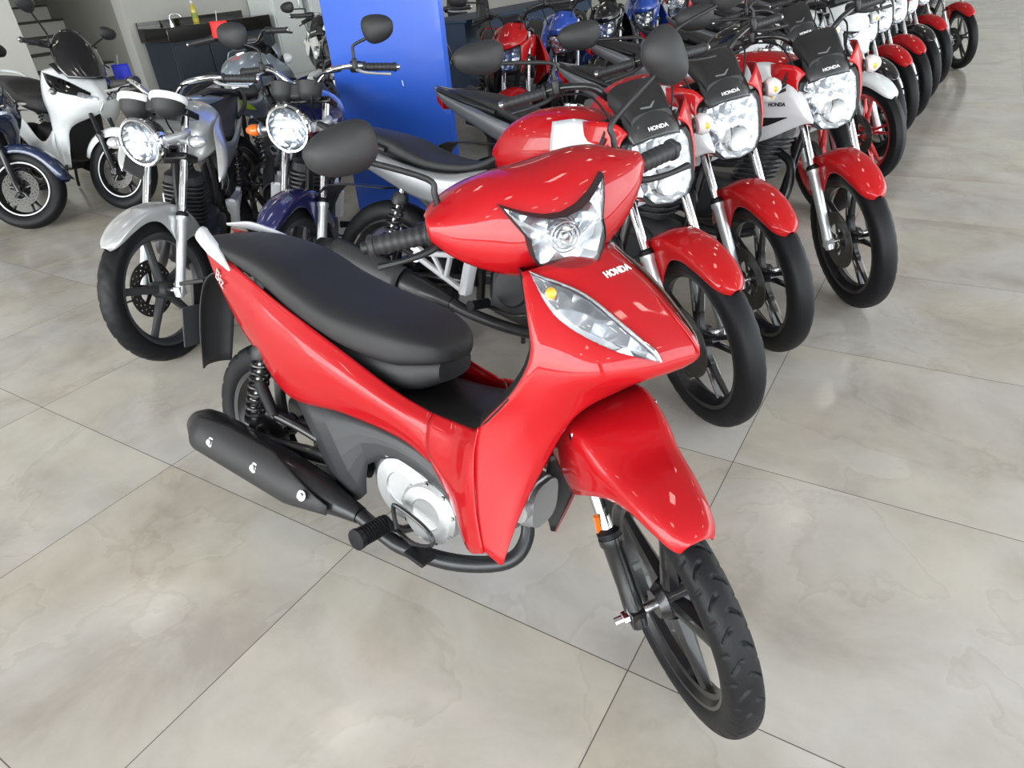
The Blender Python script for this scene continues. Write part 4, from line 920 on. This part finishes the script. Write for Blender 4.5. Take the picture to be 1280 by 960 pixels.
def room():
    W = wall_mat('grey_plaster', (.50, .50, .47), 1.6, .85, .10); WL = wall_mat('light_plaster', (.62, .62, .58), 1.2, .85, .06)
    CE = wall_mat('ceiling_grey', (.30, .30, .30), 2, .9, .03)
    X0, X1, Y0, Y1, H = -6.6, 9.0, -7.0, 17.0, 3.9
    def box(name, a, b, m, **k):
        c = [(a[i]+b[i])/2 for i in range(3)]; d = [b[i]-a[i] for i in range(3)]
        return obj(name, M().box(c, d), m, **k)
    struct(box('floor', (X0-4.2, Y0, -.12), (X1, Y1, 0), floor_mat()))
    struct(box('ceiling', (X0-4.2, Y0, H), (X1, Y1, H+.15), CE))
    # left wall with the stair opening
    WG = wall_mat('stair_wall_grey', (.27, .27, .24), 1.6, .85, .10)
    struct(box('wall_left', (X0-.2, Y0, 0), (X0, 3.72, H), WL)); struct(box('wall_left', (X0-.2, 5.05, 0), (X0, Y1, H), W))
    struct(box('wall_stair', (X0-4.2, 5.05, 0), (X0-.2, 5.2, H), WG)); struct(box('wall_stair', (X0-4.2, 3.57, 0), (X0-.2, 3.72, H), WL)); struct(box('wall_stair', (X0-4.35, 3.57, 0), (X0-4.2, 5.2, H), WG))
    st = M(); n = 14
    for i in range(n):
        x = X0-.05-.285*i; st.box((x-.285*(n-i)/2, 4.385, .09+.18*i), (.285*(n-i), 1.33, .18))
    struct(obj('stairs', st, wall_mat('stair_riser', (.52, .52, .48), 2, .8, .05)))
    ns = struct(obj('trim_1', M(), WG)); k = M()
    for i in range(n): k.box((X0-.05-.285*i-.135, 4.385, .18+.18*i+.012), (.31, 1.33, .024))
    ns.data = k.mesh('trim_1'); ns.data.materials.append(mat('stair_tread_dark', (.045, .045, .04), .6)); ns.name = 'trim_1'
    struct(box('wall_back', (X0, Y1, 0), (X1, Y1+.2, H), WL))
    # glass front on the camera's side and to the right: low sill, mullions, panes
    FR = mat('window_frame_dark', (.05, .05, .055), .4, .5)
    PANE = clear_mat('window_pane', (.97, .985, .99), .0, .1)
    def front(nm, horizontal, fixed, lo, hi, step, idx):
        n = int((hi-lo)/step); m = M()
        for i in range(n+1):
            p = lo+(hi-lo)*i/n
            m.box((p, fixed, H/2) if horizontal else (fixed, p, H/2), (.06, .10, H) if horizontal else (.10, .06, H))
        for z in (.04, 2.4, H-.04):
            m.box(((lo+hi)/2, fixed, z) if horizontal else (fixed, (lo+hi)/2, z), (hi-lo, .08, .08) if horizontal else (.08, hi-lo, .08))
        f = struct(obj('window_%d' % idx, m, FR)); 
        g = M().box(((lo+hi)/2, fixed, H/2) if horizontal else (fixed, (lo+hi)/2, H/2), (hi-lo, .008, H) if horizontal else (.008, hi-lo, H))
        o = obj('window_glass', g, PANE, f)
    front('front', True, Y0, X0, X1, 1.6, 1)
    front('side', False, X1, Y0, Y1, 1.6, 2)
    # blue clad column
    col = struct(obj('partition', M().box((-.01, 2.41, H/2), (.86, .04, H)), COLB, bevel=.006))
    sc_ = M()
    for x, z, a in ((-.02, 1.06, .1), (.10, .82, -.15)): sc_.box((x, 2.3888, z), (.006, .0008, .03), RY(a))
    obj('scuff_mark', sc_, TXTW, col)
    # black counter with a basin tap
    NC = mat('navy_laminate', (.020, .030, .045), .5)
    GR = mat('black_granite', (.012, .011, .010), .15, 0, .5, .3, 90)
    ct = thing('counter', 'navy counter with black stone top against the grey wall', 'counter', None, (-6.27, 6.0, 0))
    obj('cabinet_body', M().box((.0, .0, .38), (.56, 1.66, .76)), NC, ct, bevel=.006)
    for k in range(3): obj('cabinet_door', M().box((.29, -.55+.55*k, .40), (.02, .53, .66)), NC, ct, bevel=.004)
    obj('worktop', M().box((.0, 0, .845), (.62, 1.72, .17)), GR, ct, bevel=.008)
    obj('backsplash', M().box((-.285, 0, .965), (.025, 1.72, .07)), GR, ct)
    tp = M().tube([(-6.42, 5.56, .931), (-6.42, 5.56, 1.02), (-6.39, 5.58, 1.06), (-6.31, 5.62, 1.055), (-6.27, 5.64, 1.02)], .013, 10, 5)
    tp.lathe([(.028, 0), (.028, .02), (.018, .03)], (-6.42, 5.56, .931), (0, 0, 1), 14)
    tag(obj('tap', tp, CHR), 'slim chrome tap standing on the black counter top', 'tap')
    bt = thing('bottle', 'yellow bottle standing on the black counter top beside the tap', 'bottle', None, (-6.32, 5.88, .931))
    obj('body', M().lathe([(0, 0), (.038, 0), (.042, .01), (.042, .15), (.036, .18), (.016, .22), (.016, .235)], (0, 0, 0), (0, 0, 1), 18), mat('bottle_yellow', (.62, .50, .06), .3, 0, .5), bt)
    obj('bottle_label', M().lathe([(.0425, .05), (.0425, .12)], (0, 0, 0), (0, 0, 1), 18, caps=False), mat('label_green', (.28, .38, .05), .5), bt)
    obj('cap', M().lathe([(.018, .232), (.018, .262), (0, .264)], (0, 0, 0), (0, 0, 1), 14), TAGW, bt)
    # light cabinets by the wall, a long navy desk and office chairs at the back
    WH = mat('white_cabinet', (.70, .74, .74), .4)
    for i, (y, lab) in enumerate(((7.35, 'pale metal locker by the grey wall, next to the black counter'), (8.1, 'pale metal locker, farther along the grey wall'))):
        lk = thing('locker', lab, 'locker', None, (-6.33, y, 0))
        obj('locker_body', M().box((0, 0, .95), (.5, .62, 1.9)), WH, lk, bevel=.008)
        obj('door', M().box((.256, 0, .97), (.014, .56, 1.78)), WH, lk, bevel=.004)
        obj('handle', M().tube([(.27, .2, .95), (.285, .2, .97), (.285, .2, 1.07), (.27, .2, 1.09)], .006, 8, 3), STEEL, lk)
    dk = thing('desk', 'long navy reception desk near the back of the showroom', 'desk', None, (-2.8, 8.6, 0))
    obj('desk_front', M().box((.28, 0, .37), (.03, 3.6, .74)), mat('desk_navy', (.020, .045, .10), .45), dk, bevel=.004)
    obj('desktop', M().box((0, 0, .76), (.72, 3.7, .035)), mat('desk_navy', (.02, .045, .1)), dk, bevel=.006)
    for y in (-1.78, 1.78): obj('side_panel', M().box((-.03, y, .37), (.62, .03, .74)), mat('desk_navy', (.02, .045, .1)), dk)
    def chair(x, y, rz, lab):
        c = thing('office_chair', lab, 'chair', 'office chairs', (x, y, 0)); c.rotation_euler.z = rz
        obj('seat', M().loft([ell((0, 0, z), w, w, 20, 3, 'z') for z, w in ((.43, .20), (.45, .235), (.48, .24), (.50, .21))]), BLK, c)
        bk = [[(-.22-.05*abs(u)**2*-1, .22*u*s_, z) for u in (-1, -.5, 0, .5, 1)] for z, s_ in ((.58, .75), (.70, 1), (.85, 1.02), (.97, .85), (1.02, .5))]
        obj('backrest', M().patch(bk, 3), BLK, c, solid=.035)
        obj('partition', M().lathe([(.028, .10), (.028, .30), (.02, .31), (.02, .44)], (0, 0, 0), (0, 0, 1), 12), STEEL, c)
        obj('back_support', M().tube([(-.02, 0, .43), (-.20, 0, .44), (-.24, 0, .62)], .018, 8, 3), BLKMET, c)
        bs = M()
        for i in range(5):
            a = 2*pi*i/5; bs.tube([(0, 0, .12), (.28*cos(a), .28*sin(a), .07)], [.022, .014], 8)
            bs.lathe([(0, -.015), (.03, -.015), (.03, .015), (0, .015)], (.28*cos(a), .28*sin(a), .032), (-sin(a), cos(a), 0), 12)
        obj('star_base', bs, BLKMET, c)
    chair(-2.15, 7.0, .3, 'black office chair with rounded back in front of the navy desk')
    chair(-3.55, 8.4, 0, 'black office chair behind the long navy desk')
    # ceiling lamps
    LM = bpy.data.materials.new('lamp_panel'); LM.use_nodes = True; b = LM.node_tree.nodes['Principled BSDF']
    b.inputs['Base Color'].default_value = (.9, .9, .9, 1); b.inputs['Emission Color'].default_value = (1, .93, .82, 1); b.inputs['Emission Strength'].default_value = LAMP
    FRM = mat('lamp_frame', (.8, .8, .8), .5)
    k = 0
    for y in (-5, -3, -1, 1, 3, 5, 7.5, 10, 13):
        for x in (-5.5, -2.9, -.3, 2.3, 4.9, 7.3):
            fr = M()
            for dx, dy, lx, ly in ((-.11, 0, .02, .52), (.11, 0, .02, .52), (0, -.25, .24, .02), (0, .25, .24, .02)): fr.box((dx, dy, -.02), (lx, ly, .05))
            if k == 0: proto = obj('ceiling_light', fr, FRM); dif = obj('diffuser', M().box((0, 0, -.012), (.20, .48, .02)), LM, proto); o = proto
            else:
                o = proto.copy(); COL.objects.link(o); d = dif.copy(); d.parent = o; COL.objects.link(d)
            tag(o, 'slim rectangular lamp panel on the grey ceiling', 'ceiling light', 'ceiling lamp panels'); o.location = (x, y, H); k += 1
    return W, WL
LAMP = 9.0
W_, WL_ = room()
# camera
cam = bpy.data.cameras.new('camera'); co = bpy.data.objects.new('camera', cam); COL.objects.link(co); SC.camera = co
pit, rol, yaw = .559116760, -.0839251346, -.586733491
f = V((cos(pit)*sin(yaw), cos(pit)*cos(yaw), -sin(pit))); r = f.cross(V((0, 0, 1))).normalized(); u = r.cross(f)
r2 = r*cos(rol)+u*sin(rol); u2 = -r*sin(rol)+u*cos(rol)
mm = MX.Identity(4)
for i in range(3): mm[i][0] = r2[i]; mm[i][1] = u2[i]; mm[i][2] = -f[i]
mm[0][3], mm[1][3], mm[2][3] = 3.42861373*.84, -1.0935198*.84, 1.66542387*.84
co.matrix_world = mm; cam.sensor_fit = 'HORIZONTAL'; cam.sensor_width = 36; cam.lens = 853/1280*36; cam.clip_start = .05
# daylight
wd = bpy.data.worlds.new('world'); SC.world = wd; wd.use_nodes = True; nt = wd.node_tree; bg = nt.nodes['Background']
sky = nt.nodes.new('ShaderNodeTexSky'); sky.sky_type = 'NISHITA'; sky.sun_disc = False; sky.sun_elevation = R(50); sky.sun_rotation = R(200); sky.air_density = 1.5; sky.dust_density = 3
nt.links.new(sky.outputs[0], bg.inputs[0]); bg.inputs[1].default_value = .35
def area(name, loc, rot, sx, sy, e, col=(1, 1, 1)):
    l = bpy.data.lights.new(name, 'AREA'); l.shape = 'RECTANGLE'; l.size = sx; l.size_y = sy; l.energy = e; l.color = col
    o = bpy.data.objects.new(name, l); COL.objects.link(o); o.location = loc; o.rotation_euler = rot; return o
area('window_daylight_front', (.7, -6.85, 2.0), (R(90), 0, 0), 16, 3.6, 1100, (.93, .97, 1))
area('window_daylight_side', (8.85, 5, 2.0), (R(90), 0, R(90)), 22, 3.6, 900, (.93, .97, 1))
vs = SC.view_settings; vs.view_transform = 'Standard'; vs.look = 'None'; vs.gamma = 1; vs.use_curve_mapping = False; vs.exposure = 0.15
# ------------------------------------------------------------------ motorcycles
build_biz()
TI = build_street('red motorcycle right behind the front red scooter, its black seat and muffler in view', 'showroom motorcycles in the main row', pose(1.0235, .9982, .0068, -.2459), -.78)
MR = 'showroom motorcycles in the main row'
copy_bike(TI, 'red and silver motorcycle second in the main row, between two alike neighbours', pose(1.082, 1.739, -.112, -.178), {}, MR)
copy_bike(TI, 'red and silver motorcycle third in the main row, its whole front wheel in view', pose(1.347, 2.438, -.246, -.149), {}, MR)
def rowpose(hx, hy, head=-.17, lean=-.15): return pose(hx-1.315*cos(head), hy-1.315*sin(head), head, lean)
KW = dict(n=80, npr=14)
copy_bike(TI, 'black-tanked motorcycle with dark front mudguard and red wheel rims beside the third red one', rowpose(2.30, 3.30), {'front_mudguard': BLACKP, 'mudguard_bracket': BLACKP, 'front_wheel': REDM, 'rear_wheel': REDM, 'fuel_tank': BLACKP, 'headlight_cowl': BLACKP, 'tank_shroud': WHITE}, MR)
WB = build_street('motorcycle with white front mudguard, red wheel rims and square black-framed headlight', MR, rowpose(2.42, 3.98), -.62, 'trail', WHITE, WHITE, WHITE, WHITE, DGR, rim=REDM, style='pair', decal=None, **KW)
copy_bike(TI, 'motorcycle with glossy black front mudguard behind the white-mudguard one', rowpose(2.40, 4.62), {'front_mudguard': BLACKP, 'mudguard_bracket': BLACKP, 'fuel_tank': BLACKP, 'headlight_cowl': WHITE, 'tank_shroud': BLACKP}, MR)
copy_bike(TI, 'white-cowled motorcycle with short red front mudguard, sixth along the main row', rowpose(2.42, 5.25), {'headlight_cowl': WHITE, 'fuel_tank': SILVER}, MR)
copy_bike(TI, 'red-cowled motorcycle with red front mudguard, seventh along the main row', rowpose(2.46, 5.85), {}, MR)
copy_bike(TI, 'motorcycle with black mudguard and black wheel, eighth along the main row', rowpose(2.48, 6.55), {'front_mudguard': BLACKP, 'mudguard_bracket': BLACKP, 'headlight_cowl': BLACKP, 'fuel_tank': BLACKP}, MR)
copy_bike(TI, 'motorcycle with red mudguard, next to last along the main row', rowpose(2.52, 7.35), {'tank_shroud': REDB}, MR)
copy_bike(TI, 'farthest motorcycle of the main row, red mudguard and spoked wheel standing clear on the floor', rowpose(2.72, 8.55, -.30), {}, MR)
# left cluster
SI = build_street('silver motorcycle with round headlight and silver front mudguard at the left', None, pose(-.7793, 1.4911, -.8222, -.2458), -.526, 'round', SILVER, SILVER, SILVER, SILVER, SILVER, rim=DGR, style='five', disc=-1, bars='chrome', decal=None, cap=TXTW, gs=1.3, lever='silver', tread='wave', mirrors=(0, 0), n=220, npr=26)
build_street('indigo motorcycle with round headlight and orange indicators in front of the blue partition', None, pose(-.3464, 1.7936, -.7768, -.2547), -.5209, 'round', INDIGO, INDIGO, INDIGO, None, INDIGO, rim=DGR, style='six', disc=0, bars='chrome', decal=None, cap=BLKM, lever='silver', mirrors=(1, 1), mirh=(.93, .33, 1.225), n=110, npr=20)
build_street('grey-blue motorcycle with lime stripes facing away between the silver and indigo ones', None, pose(-.72, 1.85, 2.15, -.15), -.20, 'mask', GREYP, GREYP, GREYP, GREYP, GREYP, rim=BLKMET, style='pair', decal='lime', visor_text=False, mirrors=(0, 0), **KW)
PH = (-2.49, 1.99); NH = (-2.57, 1.29)
def hp2(h_, deg, wb): a = R(deg); return pose(h_[0]-wb*cos(a), h_[1]-wb*sin(a), a, -.10)
build_scooter('white scooter with dark windscreen in front of the stairs', pose(-3.569, 1.94, -.07, -.172), .437, WHITE)
build_scooter('navy scooter with white-striped front wheel, standing beside the white scooter', pose(NH[0]-1.31*cos(.1), NH[1]+1.31*sin(.1), -.1, -.14), .80, NAVY, screen=False)
hang_tag('price_tag', 'red card tag hanging over the handlebar of the grey-blue motorcycle', (-1.47, 2.46, 1.17), TAGR, .12, .5, .10)
hang_tag('price_tag', 'blue card tag hanging at the nose of the white scooter', (-2.70, 2.42, .91), TAGB, .13, .6, .15)
# back rows
BR = 'motorcycles of the back row'
def hp(hx, hy, deg, lean=-.14): h = R(deg); return pose(hx-1.315*cos(h), hy-1.315*sin(h), h, lean)
TR = build_street('red motorcycle with tall red headlight cowl behind the tails of the main row', BR, hp(.33, 3.2, -50), -.62, 'trail', REDB, REDB, REDB, REDB, REDB, decal=None, style='ten', lower=FORKS, indic=False, **KW)
copy_bike(TR, 'blue-cowled motorcycle behind the red trail one in the back row', hp(.30, 4.0, -50), {'red_flat_paint': BLUE}, BR)
copy_bike(TR, 'black-cowled motorcycle standing between the two blue ones in the back row', hp(.30, 4.8, -50), {'red_flat_paint': BLACKP}, BR)
copy_bike(TR, 'second blue-cowled motorcycle, farther along the back row', hp(.32, 5.6, -50), {'red_flat_paint': BLUE}, BR)
copy_bike(TI, 'red-tanked motorcycle far along the back row', hp(.3, 6.6, -50), {}, BR)
copy_bike(SI, 'black motorcycle with chrome handlebar just right of the blue partition', hp(-.56, 3.30, -50), {'silver_paint': BLACKP, 'gauge_bezel': BLKM, 'fork_silver': DGR, 'chrome': BLKMET}, BR)
copy_bike(SI, 'black motorcycle facing away, its dark seat just left of the blue partition', pose(-1.05, 3.25, 2.30, -.14), {'silver_paint': BLACKP, 'gauge_bezel': BLKM}, BR)
copy_bike(TI, 'dark red motorcycle with white cowl among the bikes left of the blue partition', hp(-2.1, 3.9, -46), {'red_paint': DRED, 'red_flat_paint': WHITE}, BR)
